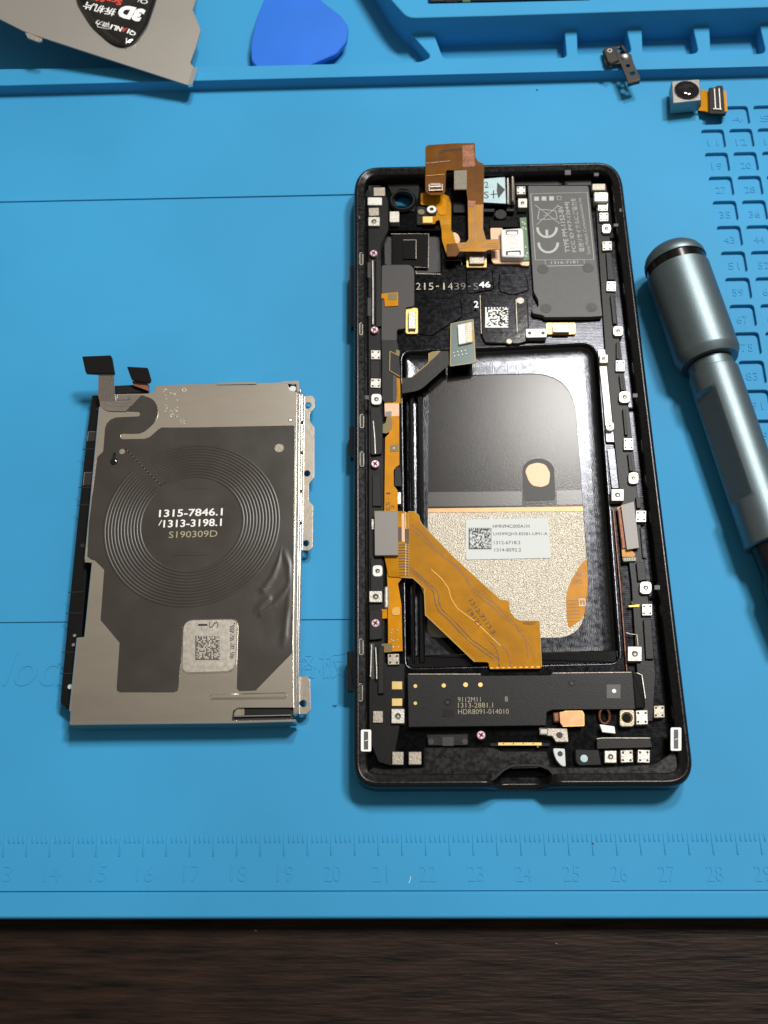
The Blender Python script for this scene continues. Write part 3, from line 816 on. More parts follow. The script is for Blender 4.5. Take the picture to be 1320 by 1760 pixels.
# camera cable: wide head lying over the rim, then the T running down
zc = plane(8.1, 0, .045, 0, P(780, 245, 8).y)
m = MB()
headp = rnd(q('I', (235, 75), (260, 52), (520, 35), (725, 32), (730, 170), (755, 215), (815, 240), (812, 560), (805, 880), (835, 985), (970, 982), (978, 1080), (850, 1090), (830, 1108), (570, 1105), (545, 1150), (450, 1150), (440, 1030), (640, 1010), (660, 985), (655, 620), (640, 490), (640, 300), (440, 300), (432, 515), (410, 545), (280, 545), (235, 510)), 3.)
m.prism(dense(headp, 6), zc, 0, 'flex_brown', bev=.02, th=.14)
cable = m.build('camera_cable', ph)
zc2 = lambda u, v: zc(u, v) + .03
m = MB()
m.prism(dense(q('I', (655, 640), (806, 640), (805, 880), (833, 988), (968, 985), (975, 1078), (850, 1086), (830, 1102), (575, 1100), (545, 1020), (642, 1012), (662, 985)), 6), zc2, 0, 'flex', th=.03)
zc3 = lambda u, v: zc(u, v) + .07
for k in range(6):
    x0 = 668 + k * 26
    if k < 3: pts = [(x0, 640), (x0 + 2, 930), (x0 - 6, 985), (x0 - 40 - k * 6, 1030 + k * 14), (555, 1038 + k * 22)]
    else: pts = [(x0, 640), (x0, 900), (x0 + 4, 960), (x0 + 45, 1025 + (5 - k) * 16), (965, 1020 + (5 - k) * 20)]
    m.ribbon(q('I', *pts), .9, zc3, 'trace')
for k in range(4): m.ribbon(q('I', (330, 230 - k * 8 - 40), (365, 140 - k * 8), (430, 118 - k * 8), (600, 100 - k * 6)), .8, zc3, 'trace_dark')
m.ribbon(q('I', (242, 232), (480, 208)), .9, zc3, 'tin_warm'); m.ribbon(q('I', (242, 356), (425, 340)), 1.1, zc3, 'trace_gold')
m.build('cable_traces', cable)
m = MB(); m.prism(dense(q('I', (600, 60), (715, 45), (725, 265), (605, 270)), 6), lambda u, v: zc(u, v) + .05, 0, 'copper_wire', th=.03)
m.prism(dense(q('I', (655, 600), (735, 605), (715, 665), (655, 665)), 5), lambda u, v: zc(u, v) + .06, 0, 'copper_wire', th=.03); m.build('copper_patch', cable)
m = MB(); m.prism(q('I', (520, 305), (645, 300), (645, 490), (520, 490)), lambda u, v: zc(u, v) + .35, 0, 'adhesive', th=.35, r=1); m.build('adhesive_pad', cable)
m = MB()
zz = lambda u, v: zc(u, v) + .5
m.prism(q('I', (268, 430), (405, 425), (405, 505), (272, 510)), lambda u, v: zc(u, v) + .35, 0, 'flex_brown', th=.35, r=1)
m.ribbon(q('I', (285, 463), (390, 458)), 2.4, zz, 'tin_bright', .2); m.ribbon(q('I', (285, 498), (390, 494)), 2.0, zz, 'tin_bright', .2)
for k in range(10): m.ribbon(q('I', (290 + k * 10, 430), (290 + k * 10, 448)), .8, zz, 'tin', .2)
m.ribbon(q('I', (272, 440), (276, 505)), 1.2, zz, 'tin', .2); m.ribbon(q('I', (402, 435), (402, 500)), 1.2, zz, 'tin', .2)
m.build('board_connector', cable)
m = MB()
m.prism(rnd(q('I', (875, 870), (1000, 870), (1000, 1180), (1240, 1195), (1262, 1200), (1260, 1245), (1185, 1240), (1170, 1222), (910, 1222), (890, 1195)), 3), 3.9, 3.1, 'copper_peach', bev=.05)
m.build('copper_pad', ph)
m = MB(); m.prism(q('I', (1165, 770), (1232, 765), (1262, 1190), (1200, 1195)), 4.2, 3.1, 'pcb_green', 1, .05)
for a, b_ in ((1195, 815), (1215, 830), (1200, 870), (1225, 880), (1225, 1060), (1240, 1120), (1230, 1150)): m.pad(*q1('I', a, b_), 3, 4, 4.35, 4.2, 'print_grey', .3, 0)
m.build('small_board', ph)
m = MB()
m.prism(q('I', (980, 885), (1185, 872), (1200, 885), (1212, 1150), (1195, 1160), (1000, 1155), (990, 1140)), 5.6, 3.5, 'white_plastic', 2, .2)
kc = m.build('cable_clamp', ph)
m = MB()
m.prism(q('I', (1030, 893), (1150, 890), (1152, 930), (1030, 935)), 5.63, 5.5, 'label_grey', 1); m.prism(q('I', (1040, 908), (1140, 905), (1142, 930), (1040, 932)), 5.66, 5.6, 'tin', 1)
m.prism(q('I', (1030, 1100), (1175, 1092), (1178, 1135), (1032, 1140)), 5.63, 5.5, 'dark_hole', 1); m.prism(q('I', (1050, 1112), (1165, 1108), (1165, 1138), (1050, 1140)), 5.66, 5.6, 'tin', 1)
m.ribbon(q('I', (1050, 950), (1145, 945)), .8, 5.62, 'tin_warm'); m.ribbon(q('I', (1145, 995), (1085, 950), (1060, 1000)), .8, 5.62, 'tin_warm')
m.ribbon(q('I', (1070, 1020), (1140, 1018), (1142, 1068), (1072, 1070)), .8, 5.62, 'tin_warm', closed=True)
m.build('embossed_mark', kc)

# --- grey approval label
lb = rnd(q('B', (330, 240), (835, 240), (845, 300), (955, 1335), (850, 1342), (470, 1345), (455, 1328), (370, 1312), (358, 1272), (420, 1255), (415, 1200), (378, 1130), (345, 600)), 2.5)
m = MB(); m.prism(lb, 4.6, 3.1, 'label_grey', bev=.08)
nf = m.build('approval_label', ph)
m = MB(); ZL = 4.63
m.ribbon(q('B', (352, 308), (828, 296), (884, 860), (392, 864)), 1.1, ZL, 'print_grey', closed=True)
m.ribbon(q('B', (472, 866), (480, 916), (806, 908), (800, 858)), 1.1, ZL, 'print_grey')
for k in range(3): m.pad(*q1('B', 402 + k * 63, 350 - k * 1.5), 8, 7, ZL, ZL - .02, 'print_grey', 0, 0)
m.ribbon(q('B', (574, 330), (606, 329), (608, 358), (576, 359)), 1.0, ZL, 'print_grey', closed=True)
m.ribbon(q('B', (388, 402), (600, 560)), .9, ZL, 'print_grey'); m.ribbon(q('B', (588, 402), (402, 568)), .9, ZL, 'print_grey')
m.ribbon(q('B', (412, 520), (425, 440), (470, 440), (562, 452), (576, 515), (500, 522), (440, 525)), 1.2, ZL, 'print_grey', closed=True)
m.ribbon(q('B', (460, 490), (490, 488), (488, 465)), 1.0, ZL, 'print_grey')
def arc(cu, cv, ru, rv, a0, a1, n=16): return [(cu + ru * math.cos(math.radians(a0 + (a1 - a0) * i / n)), cv + rv * math.sin(math.radians(a0 + (a1 - a0) * i / n))) for i in range(n + 1)]
m.ribbon(q('B', *arc(500, 722, 80, 78, -3, 183)), 4.4, ZL, 'print_grey'); m.ribbon(q('B', *arc(490, 594, 80, 78, -3, 183)), 4.4, ZL, 'print_grey'); m.ribbon(q('B', (490, 672), (487, 610)), 4.4, ZL, 'print_grey')
for t_, u, v0, v1, h_, bo in (('TYPE PM-1152-BV', 632, 814, 390, 8.5, 0), ('FCC ID PY7-12644J', 690, 812, 358, 8.5, 0), ('電池リサイクルにご協力を', 745, 812, 322, 9.5, 0), ('Sony Mobile Communications Inc', 805, 832, 318, 7.5, -.1)):
    uu = u; L_ = (v0 - v1) / 4.889
    m.text(t_, *q1('B', uu, (v0 + v1) / 2), h_, ZL, 'print_grey', 93.5, w=L_ * 1.16, bold=bo)
m.text('1316-7181', *q1('B', 637, 884), 6, ZL, 'print_grey', 1, w=46)
m.text('1', *q1('B', 868, 1262), 9, ZL + .1, 'print_black', 30, w=6)
m.build('label_print', nf)
for u, v in ((455, 940), (835, 930), (480, 1270), (865, 1262)):
    x, y, r_, _ = S_('B', u, v, 47, 47)
    b = MB(); b.disc(x, y, r_, 4.66, 4.5, 'shield_grey', .03, seg=26); b.build('round_mark', nf)

# --- dark connector cable above the well
m = MB()
m.prism(rnd(q('J', (425, 300), (520, 290), (695, 130), (705, 50), (780, 20), (905, 20), (910, 165), (870, 195), (640, 400), (580, 430), (425, 458)), 2), 4.6, 4.4, 'flex_black', bev=.02)
bk = m.build('black_cable', ph)
m = MB()
m.ribbon(q('J', (525, 288), (690, 150), (702, 135)), 1.2, 4.64, 'flex_edge')
m.prism(q('J', (702, 45), (745, 30), (820, 20), (800, 50), (705, 135)), 4.64, 4.55, 'flex_olive', 1)
m.ribbon(q('J', (702, 135), (702, 45), (740, 30), (818, 20)), 1.0, 4.66, 'flex_edge')
m.build('cable_edge', bk)
m = MB()
m.prism([(774, 556), (814, 548), (818, 619), (815, 624), (773, 630)], 5.0, 4.75, 'pcb_teal', 2, .03)
m.ribbon(rnd([(775, 556.5), (813, 549), (817, 618.5), (813.5, 623.5), (774, 629)], 2, 3), 1.2, 5.03, 'flex_edge', closed=True)
m.prism(q('A', (960, 1556), (1078, 1530), (1086, 1698), (970, 1722)), 5.6, 5.0, 'white_plastic', 1, .1)
m.prism(q('A', (1022, 1545), (1052, 1540), (1060, 1702), (1030, 1706)), 5.64, 5.5, 'tin_warm', .5)
for k in range(10): m.ribbon(q('A', (1058, 1548 + k * 16), (1092, 1542 + k * 16)), 1.2, 5.66, 'trace_gold', .1)
for k in range(8): m.disc(*q1('J', 960 + (k % 4) * 40 + 10 * (k // 4), 35 + (k // 4) * 35 - (k % 4) * 8), 1.4, 5.1, 5.0, 'tin', .05, seg=8)
m.build('connector_board', bk)
m = MB()
m.prism(q('J', (305, 20), (395, 70), (412, 290), (300, 220)), 4.75, 4.5, 'flex_black', 1, .02)
m.ribbon(q('J', (302, 20), (298, 220), (405, 285)), 1.2, 4.8, 'flex_edge'); m.ribbon(q('J', (302, 20), (395, 70)), 1.0, 4.8, 'flex_edge')
m.prism(q('J', (365, 5), (402, 15), (400, 65), (365, 50)), 4.7, 4.4, 'flex_olive', 1)
m.build('cable_corner', bk)

# --- left orange cable
zl = 4.45
m = MB()
m.prism(q('J', (328, 260), (405, 290), (412, 560), (330, 555)), zl - .1, zl - .3, 'flex', 1)
m.prism(rnd([(661, 691.5), (686, 692), (686.5, 799), (681, 802), (676.5, 808), (677, 835), (683, 842), (683.5, 880), (660.5, 880), (662, 752), (669, 745)], 1.5), zl, zl - .2, 'flex_bright', bev=.02)
lc = m.build('side_key_cable', ph)
m = MB()
m.prism(q('J', (245, 562), (395, 560), (396, 690), (250, 695)), zl + .05, zl - .02, 'copper_peach', 1)
m.prism(q('J', (255, 645), (318, 640), (318, 690), (255, 695)), zl + .08, zl, 'stiffener', 1)
m.prism(rnd(q('J', (320, 700), (322, 820), (275, 870), (195, 860), (195, 790), (260, 760), (265, 705)), 3), zl + .05, zl - .02, 'flex_olive')
m.prism(q('J', (303, 990), (390, 982), (392, 1055), (303, 1060)), zl + .08, zl, 'flex_olive', .5); m.disc(*q1('J', 342, 1020), 1.2, zl + .11, zl, 'print_white', seg=10)
for k in range(6): m.ribbon(q('J', (335, 380 + k * 20), (385, 378 + k * 20)), 1.2, zl - .05, 'trace_dark')
m.build('cable_patch', lc)
m = MB()
m.text('1', *q1('C', 378, 1310), 7, zl + .03, 'print_brown', 90, w=3.5); m.text('.', *q1('C', 382, 1355), 1.6, zl + .03, 'print_brown', 90, w=1.6)
m.text('E5', *q1('C', 375, 1417), 6.5, zl + .03, 'print_brown', 90, w=16); m.text('2', *q1('C', 412, 1422), 6, zl + .03, 'print_brown', 90, w=7)
m.build('cable_marking', lc)
m = MB(); m.pad(*S_('C', 470, 1350, 30, 100), 4.4, 3.1, 'tin', 1, .05); m.build('ground_tab', ph)
m = MB(); m.prism(q('C', (432, 1085), (480, 1085), (490, 1250), (430, 1250)), 4.2, 3.1, 'plastic_light', 1, .05); m.build('rail_block', ph)
m = MB()
m.prism(rnd([(663, 950), (692, 950), (690, 995), (684, 1003), (690, 1040), (692, 1119), (667, 1120), (667, 1085), (666, 1010), (664.5, 968)], 1.5), zl, zl - .2, 'flex_bright', bev=.02)
m.prism(q('E', (318, 915), (368, 912), (370, 990), (318, 995)), zl + .05, zl - .2, 'flex_bright', 1)
m.prism(q('E', (322, 1205), (412, 1200), (412, 1272), (322, 1280)), zl + .15, zl - .2, 'flex_olive', 1)
for k in range(3): m.ribbon(q('E', (322, 1222 + k * 20), (412, 1218 + k * 20)), .8, zl + .18, 'trace')
lk = m.build('power_key_cable', ph)
m = MB(); m.prism(rnd(q('E', (412, 905), (440, 893), (478, 897), (478, 965), (420, 968), (405, 945)), 3), zl + .12, zl, 'trace_gold', bev=.03)
for k in range(14): m.disc(668 + random.random() * 22, 1082 + random.random() * 34, .8 + random.random() * 1.3, zl + .1, zl, 'tin_warm', .05, seg=8)
m.build('solder_patch', lk)
m = MB(); m.prism(rnd(q('E', (345, 720), (382, 720), (382, 905), (345, 905)), 4), 5.0, 3.8, 'tin', bev=.3); m.build('spring_pin', ph)

# --- large orange display cable
zm = plane(5.1, 0, .9 / (P(800, 880, 5).y - P(800, 1150, 4).y), 0, P(800, 880, 5).y)
m = MB()
main = [(682, 878.5), (696, 878.5), (698, 880.5), (701, 880.5), (703, 878.5)] + q('E', (600, 95), (635, 128), (642, 165), (660, 200), (735, 278)) + [(780, 958), (860, 1031)] + \
    q('F', (100, 755), (150, 760), (160, 840), (200, 893), (240, 912), (382, 912), (402, 1262), (388, 1272)) + [(842, 1150)] + \
    q('E', (1225, 1395), (1222, 1365), (1200, 1358), (1105, 1357), (690, 962), (680, 738), (585, 652), (480, 645), (380, 640), (345, 470))
m.prism(dense(rnd(main, 2.), 9), zm, 0, 'flex', bev=.02, th=.14)
mainc = m.build('display_cable', ph)
zm2 = lambda u, v: zm(u, v) + .05
m = MB()
eo = q('E', (545, 95), (600, 95), (635, 128), (642, 165), (660, 200), (735, 278)) + [(780, 958), (860, 1031)]
m.ribbon(eo, 1.4, zm2, 'flex_edge')
m.ribbon(q('E', (480, 645), (585, 652), (680, 738), (690, 962), (1105, 1357)), 1.4, zm2, 'flex_edge')
m.ribbon(q('F', (0, 660), (100, 752), (150, 758), (160, 840), (200, 893), (240, 910), (380, 911)), 1.2, zm2, 'flex_edge')
m.ribbon(q('F', (384, 915), (401, 1260)), 1.0, zm2, 'flex_edge')
T = 'trace'
m.ribbon(q('E', (560, 200), (640, 245), (800, 430), (960, 560), (1060, 680), (1130, 760), (1320, 900)), 1.0, zm2, T)
m.ribbon(q('E', (560, 235), (640, 290), (780, 430), (900, 520), (1020, 640), (1100, 770), (1320, 960)), 1.0, zm2, T)
m.ribbon(q('F', (0, 720), (110, 850), (200, 930), (270, 1030), (290, 1120), (298, 1200)), 1.0, zm2, T)
m.ribbon(q('F', (0, 765), (90, 860), (200, 950), (290, 1060), (325, 1130), (345, 1205)), 1.0, zm2, T)
m.ribbon(q('E', (740, 580), (830, 660), (885, 740), (905, 820), (960, 910), (1100, 1010), (1320, 1220)), 1.3, zm2, 'trace_gold')
m.ribbon(q('E', (560, 560), (700, 680), (780, 750), (805, 800), (800, 850), (830, 920), (900, 980), (1080, 1170), (1250, 1290), (1300, 1330), (1315, 1390)), 1.3, zm2, 'trace_dark')
m.ribbon(q('E', (560, 585), (690, 690), (760, 770), (770, 860), (800, 930), (880, 1000), (1050, 1180), (1230, 1310), (1270, 1345)), 1.3, zm2, 'trace_dark')
m.ribbon(q('F', (0, 1010), (80, 1080), (130, 1130), (160, 1190), (165, 1262)), 1.2, zm2, T)
m.ribbon(q('F', (0, 1060), (50, 1110), (75, 1180), (78, 1262)), 1.2, zm2, 'trace_dark')
UP = [Vector(a) for a in q('E', (560, 110), (640, 190), (735, 285)) + [(785, 965), (850, 1028), (872, 1048), (888, 1068), (918, 1090), (925, 1140)]]
LO = [Vector(a) for a in q('E', (560, 625), (640, 715), (690, 850), (695, 965), (900, 1160), (1105, 1345), (1200, 1350)) + [(846, 1140), (850, 1144)]]
for k in range(22):
    t = .05 + k * .043
    m.ribbon([tuple(a.lerp(b, t)) for a, b in zip(UP, LO)], .45, zm2, 'trace_soft', .012)
for k in range(9): m.ribbon(q('F', (10 + k * 44, 1268 - k), (34 + k * 44, 1267 - k)), 2.2, zm2, 'trace_gold')
m.build('cable_traces', mainc)
m = MB()
for k in range(9): m.ribbon(q('E', (465, 375 + k * 23), (515, 372 + k * 23), (553, 380 + k * 23)), 1.9, zm2, 'trace_dark')
m.prism(q('E', (462, 225), (490, 225), (490, 345), (462, 345)), zm2, 0, 'trace_dark', th=.02); m.prism(q('E', (520, 240), (552, 240), (552, 365), (520, 365)), zm2, 0, 'trace_dark', th=.02)
m.prism(q('E', (490, 110), (512, 110), (518, 350), (492, 345)), zm2, 0, 'copper_peach', th=.02)
for v_ in (580, 608, 632): m.ribbon(q('E', (470, v_), (553, v_)), 1.2, zm2, 'trace_dark')
m.ribbon(q('E', (522, 100), (526, 360), (524, 640)), 1.6, zm2, 'tin_warm'); m.ribbon(q('E', (545, 100), (548, 640)), .9, zm2, 'flex_edge')
m.build('fold_pattern', mainc)
m = MB()
m.text('1312-7113.3', *q1('E', 1168, 975), 7.5, lambda u, v: zm(u, v) + .06, 'print_brown', -57.5, w=71)
m.text('19121', *q1('E', 1103, 985), 7.5, lambda u, v: zm(u, v) + .06, 'print_brown', -57.5, w=33)
m.text('WEK037', *q1('F', 306, 930), 5, lambda u, v: zm(u, v) + .06, 'print_brown', -1, w=23)
m.build('cable_marking', mainc)
m = MB(); m.prism(q('E', (262, 95), (460, 92), (462, 460), (265, 462)), 5.75, 5.0, 'stiffener', 1, .05)
m.ribbon(q('E', (262, 92), (460, 89)), 1.0, 5.7, 'flex_edge', .3); m.build('stiffener_plate', mainc)

# --- right side cable
m = MB()
m.prism(q('D', (970, 1285), (1010, 1270), (1040, 1560), (1110, 1640), (1100, 1660), (1010, 1660), (1000, 1540)), 4.4, 4.1, 'flex_bright', 1, .03)
m.prism(q('D', (975, 1300), (1000, 1290), (1045, 1590), (1010, 1600)), 4.7, 4.3, 'copper_wire', 1, .1)
rs = m.build('side_sensor_cable', ph)
m = MB(); m.prism(q('D', (1000, 1268), (1098, 1240), (1138, 1590), (1045, 1605)), lambda u, v: 5.2, 0, 'stiffener', th=.5, bev=.05)
m.build('stiffener_plate', rs)
m = MB(); m.prism(q('D', (1010, 1665), (1115, 1660), (1115, 1690), (1020, 1695)), 4.6, 3.1, 'pcb_green', 1, .03)
for k in range(5): m.pad(*q1('D', 1030 + k * 18, 1678), 2, 5, 4.7, 4.6, 'print_grey', .2, 0)
m.build('small_board', ph)
m = MB(); m.disc(*q1('F', 1110, 775), 7, 4.0, 3.1, 'pcb_green', .1); m.prism(q('F', (1055, 795), (1140, 785), (1140, 805), (1060, 808)), 4.2, 3.1, 'trace_gold', 1, .05); m.build('small_board', ph)
m = MB()
m.ribbon(q('F', (940, 60), (1000, 700), (1045, 1290)), 1.4, 3.9, 'copper_wire', .8)
m.ribbon(q('F', (1040, 1000), (1070, 1010), (1120, 1015), (1130, 1100)), 1.0, 4.4, 'tin_warm', .2)
m.ribbon(q('F', (1150, 200), (1170, 430), (1195, 435)), 1.6, 4.6, 'plastic_light', .8)
m.build('inner_edge', ph)
for c, u, v, w, h in (('B', 1070, 570, 40, 24), ('B', 1112, 445, 26, 28), ('D', 1108, 438, 36, 30), ('F', 1275, 658, 42, 34), ('A', 123, 652, 36, 26), ('C', 198, 503, 36, 34), ('B', 665, 128, 50, 40), ('B', 905, 145, 40, 26)):
    x, y, w_, h_ = S_(c, u, v, w, h)
    b = MB(); b.pad(x, y, w_, h_, 6.85, 6.4, 'label_grey', 1, .05); b.build('antenna_gap', ph)

# --- speaker box and the bottom end
m = MB()
sp = rnd([(700, 1158), (827, 1158), (828, 1161), (946, 1160), (948, 1156), (1087, 1154.5), (1092, 1219), (950, 1220), (940, 1224), (939, 1247), (702, 1250)], 1.5)
m.prism(sp, 5.0, 3.0, 'plastic_light', bev=.12)
m.ribbon([(702, 1158.5), (826, 1158.5)], 1.0, 5.02, 'tin_warm'); m.ribbon([(950, 1156.8), (1085, 1155.3)], 1.0, 5.02, 'tin_warm')
spk = m.build('speaker_box', ph)
for c, u, v, r in (('G', 545, 260, 15), ('G', 760, 256, 17), ('G', 925, 250, 19), ('G', 1037, 250, 18), ('G', 545, 390, 14)):
    x, y, r_, _ = S_(c, u, v, r, r); b = MB(); b.disc(x, y, r_, 5.06, 4.9, 'gold_dull', .03, seg=14); b.build('gold_dot', spk)
for c, u, v, r in (('G', 790, 382, 26), ('H', 384, 222, 24)):
    x, y, r_, _ = S_(c, u, v, r, r); b = MB(); b.disc(x, y, r_, 5.1, 4.9, 'plastic', .04, hole=r_ * .45, seg=20); b.disc(x, y, r_ * .45, 5.03, 4.9, 'dark_hole', seg=14); b.build('locating_hole', spk)
m = MB(); m.pad(*S_('G', 790, 465, 88, 56), 5.03, 4.9, 'plastic', 1, 0); m.build('recess', spk)
m = MB(); m.pad(*S_('H', 679, 282, 98, 98), 5.05, 4.9, 'label_grey', .5, 0); m.disc(*q1('H', 683, 279), 3.6, 5.08, 5.0, 'print_white', seg=16); m.build('square_sticker', spk)
m = MB()
m.text('9112M11', *q1('G', 953, 362), 8.5, 5.04, 'print_tan', 0, w=39, bold=-.1).text('8', *q1('G', 1233, 358), 9, 5.04, 'print_tan', 0, w=5, bold=-.1)
m.text('1313-2881.1', *q1('G', 1000, 405), 8.5, 5.04, 'print_tan', 0, w=60, bold=-.1).text('HDR8091-014010', *q1('G', 1060, 453), 8.5, 5.04, 'print_tan', 0, w=87, bold=-.1)
m.build('laser_print', spk)
m = MB()
m.prism(q('H', (808, 145), (870, 145), (885, 170), (905, 395), (830, 398)), 5.1, 3.1, 'gloss_black', 2, .3)
m.ribbon(q('H', (845, 150), (880, 165), (905, 330)), 1.2, 5.14, 'tin', .05)
m.build('taped_edge', ph)
m = MB(); m.prism(q('H', (250, 430), (300, 425), (300, 500), (255, 500)), 4.3, 3.6, 'copper_wire', 3, .3); m.build('copper_patch', ph)
m = MB(); m.prism(q('H', (295, 428), (330, 422), (455, 420), (468, 440), (470, 525), (320, 530), (300, 505)), 4.9, 4.3, 'copper_tape', 2, .05); m.ribbon(rnd(q('H', (330, 422), (455, 420), (468, 440), (470, 525), (320, 530)), 1, 2), 1.1, 4.93, 'gold'); m.build('foil_tab', ph)
c_ = P(*q1('H', 615, 455), 4.3)
m = MB(); m.tube([(c_.x + 1.1 * math.cos(a), c_.y + 1.6 * math.sin(a), 4.2 + .5 * math.sin(a)) for a in [i * .33 for i in range(20)]], .26, 'copper_wire'); m.build('wire_loop', ph)
m = MB(); m.prism(q('H', (580, 515), (685, 530), (692, 580), (600, 570)), 5.0, 4.6, 'print_white', 1, .05); m.build('paper_scrap', ph)
x, y, w_, h_ = S_('H', 775, 470, 105, 122)
m = MB(); m.pad(x, y, w_, h_, 4.7, 3.1, 'tin_warm', 6, .1); m.disc(x, y - 1, w_ * .46, 4.76, 4.7, 'gold_dull', .03, seg=24); m.disc(x, y - 1, w_ * .40, 4.8, 4.7, 'dark_hole', seg=24); m.disc(x, y - 1, w_ * .28, 5.2, 4.7, 'gloss_black', .2, seg=20); m.build('rubber_plug', ph)
m = MB(); m.prism(rnd(q('H', (150, 540), (350, 545), (360, 640), (270, 640), (245, 600), (155, 585)), 2), 4.6, 3.1, 'tin_warm', bev=.08); m.disc(*q1('H', 295, 592), 5.6, 4.63, 4.6, 'dark_hole', seg=18); m.pad(*S_('H', 185, 565, 60, 44), 4.9, 4.5, 'steel_edge', 2, .2); m.build('screw_tab', ph)
m = MB(); m.prism(rnd(q('H', (250, 685), (333, 688), (340, 815), (310, 810), (275, 770), (258, 730)), 3), 4.6, 3.1, 'paper', bev=.08); m.disc(*q1('H', 300, 724), 4.6, 4.63, 4.6, 'dark_hole', seg=18); m.build('corner_plate', ph)
m = MB(); m.prism(q('H', (400, 685), (580, 690), (600, 810), (430, 815), (405, 780)), 4.4, 3.1, 'plastic', 4, .3); m.disc(*q1('H', 470, 757), 6.4, 4.45, 4.4, 'cyan_label', seg=18); m.build('rubber_gasket', ph)
m = MB()
m.prism(q('G', (630, 625), (945, 620), (945, 710), (640, 712)), 4.5, 3.1, 'plastic_light', 1, .15)
m.prism(q('G', (750, 645), (835, 645), (835, 712), (750, 712)), 4.54, 4.4, 'dark_hole', 1)
m.disc(*q1('G', 665, 680), 5, 4.54, 4.4, 'dark_hole'); m.disc(*q1('G', 920, 680), 5, 4.54, 4.4, 'dark_hole')
m.build('plastic_clip', ph)
m = MB()
m.prism(q('G', (1110, 690), (1560, 690), (1560, 715), (1110, 715)), 4.0, 3.1, 'plastic', 1, .05)
m.prism(q('K', (75, 688), (430, 688), (430, 714), (75, 714)), 4.3, 3.1, 'gold_dull', 1, .05)
for k in range(4): m.disc(*q1('K', 120 + k * 80, 698), 1.1, 4.34, 4.3, 'dark_hole', seg=8)
m.disc(*q1('K', 398, 722), 2.2, 4.35, 4.0, 'copper_wire', .1)
m.build('charging_port', ph)
m = MB()
m.prism(q('G', (810, 730), (970, 725), (975, 785), (815, 785)), 4.6, 3.1, 'plastic_light', 1, .1); m.prism(rnd(q('G', (980, 770), (1090, 770), (1105, 850), (1010, 860)), 4), 4.7, 3.1, 'plastic_light', bev=.15)
m.prism(q('H', (560, 615), (940, 612), (955, 680), (560, 690)), 4.5, 3.1, 'plastic_light', 2, .1)
m.ribbon(q('H', (560, 618), (600, 612), (940, 612)), 1.4, 4.7, 'tin_warm', .3)
m.build('antenna_block', ph)
# chin plate with its scooped notch
chin = [(640, 1318), (660, 1322), (728, 1319), (728, 1284), (850, 1284), (860, 1290), (940, 1290), (948, 1318), (1040, 1318), (1125, 1312), (1160, 1290), (1170, 1320), (1160, 1338), (958, 1340), (945, 1322), (928, 1314), (880, 1314), (862, 1324), (846, 1341), (640, 1342), (625, 1330)]
m = MB(); m.prism(rnd(chin, 4), 5.6, 3.1, 'rim_black', bev=.25); m.build('chin_plate', ph)
m = MB(); m.ribbon(rnd([(838, 1341), (848, 1339), (866, 1322), (882, 1315), (928, 1315), (944, 1321), (958, 1339), (966, 1339)], 5, 4)[1:-1], 4.5, 6.2, 'plastic_light', 1.2); m.ribbon([(878, 1320), (925, 1319)], .9, 5.2, 'tin', .1); m.build('notch_edge', ph)

# ================================================================== battery cover frame with charging coil
bf = thing('charging_coil_frame', 'thin steel battery shield carrying a dark wireless charging coil sheet', 'phone part', tuple(P(320, 950, 0)))
ZS = 5.6
plate = q('L1', (452, 600)) + [(172, 699), (153, 910), (148, 940), (145.5, 966), (157.6, 967), (144.5, 1094.5), (133.6, 1095.5), (121, 1221), (120, 1243), (153, 1242.5), (320, 1241), (398, 1240), (401, 1221), (410, 1216), (504, 1216), (502.7, 1122), (505.5, 940), (507.5, 848), (510, 674), (498, 670), (493, 657), (483, 657), (441, 658), (440, 661), (373.6, 662), (372.7, 659), (330, 660), (267, 662), (265.5, 672), (253.6, 676), (199, 677), (170, 677)]
plate = plate[1:]
m = MB(); m.prism(plate, ZS, ZS - .45, 'steel', bev=.10)
m.disc(316.5, 670, 4, ZS + .03, ZS - .1, 'tin_bright', .02, hole=2.6, seg=16); m.prism(rnd([(309.5, 718), (316.5, 718), (316.5, 730), (309.5, 730)], 3, 3), ZS + .04, ZS - .1, 'tin_warm'); m.disc(499.5, 721.5, 4, ZS + .03, ZS - .1, 'ring_dark', .02, hole=3, seg=16); m.disc(499.5, 722, 3, ZS + .02, ZS - .1, 'print_white', seg=16)
sp_ = m.build('steel_plate', bf)
m = MB()
for a, b, c, d in ((172, 699, 147, 962), (133.6, 1096, 120.5, 1222)):
    m.prism([(a - 2.0, b), (a + 1.5, b), (c + 1.5, d), (c - 2.0, d)], ZS + .02, ZS - 4.0, 'steel_edge', 0, .1)
m.prism([(158, 967), (161, 967), (148, 1094), (145, 1094)], ZS - .1, ZS - 3.0, 'steel_edge')
m.prism([(119, 1241), (153, 1239.5), (400, 1238.5), (508, 1236), (510, 1240), (400, 1243), (153, 1245.5), (120, 1246)], ZS + .03, ZS - 4.4, 'steel_edge', 0, .1)
for a in range(3):
    z_ = ZS - .1 - a * .9
    o = 4.2 * a
    m.prism([(509 + o, 657 + a * 10), (514.5 + o, 657 + a * 10), (513 + o * .9, 850), (509.5 + o * .7, 1100), (509 + o * .6, 1226), (504 + o * .6, 1228), (503 + o * .7, 1100), (507.5 + o * .9, 850)], z_, z_ - 2.2, 'steel_edge', 0, .22)
m.prism([(373, 657.5), (441, 656), (441, 660), (373, 661.5)], ZS - .1, ZS - 3, 'steel_edge', 0, .05)
m.prism([(483, 655), (514, 654), (516, 672), (511, 675), (509, 660), (484, 660)], ZS + .02, ZS - 3, 'steel_edge', 0, .05)
m.build('side_wall', bf)
m = MB()
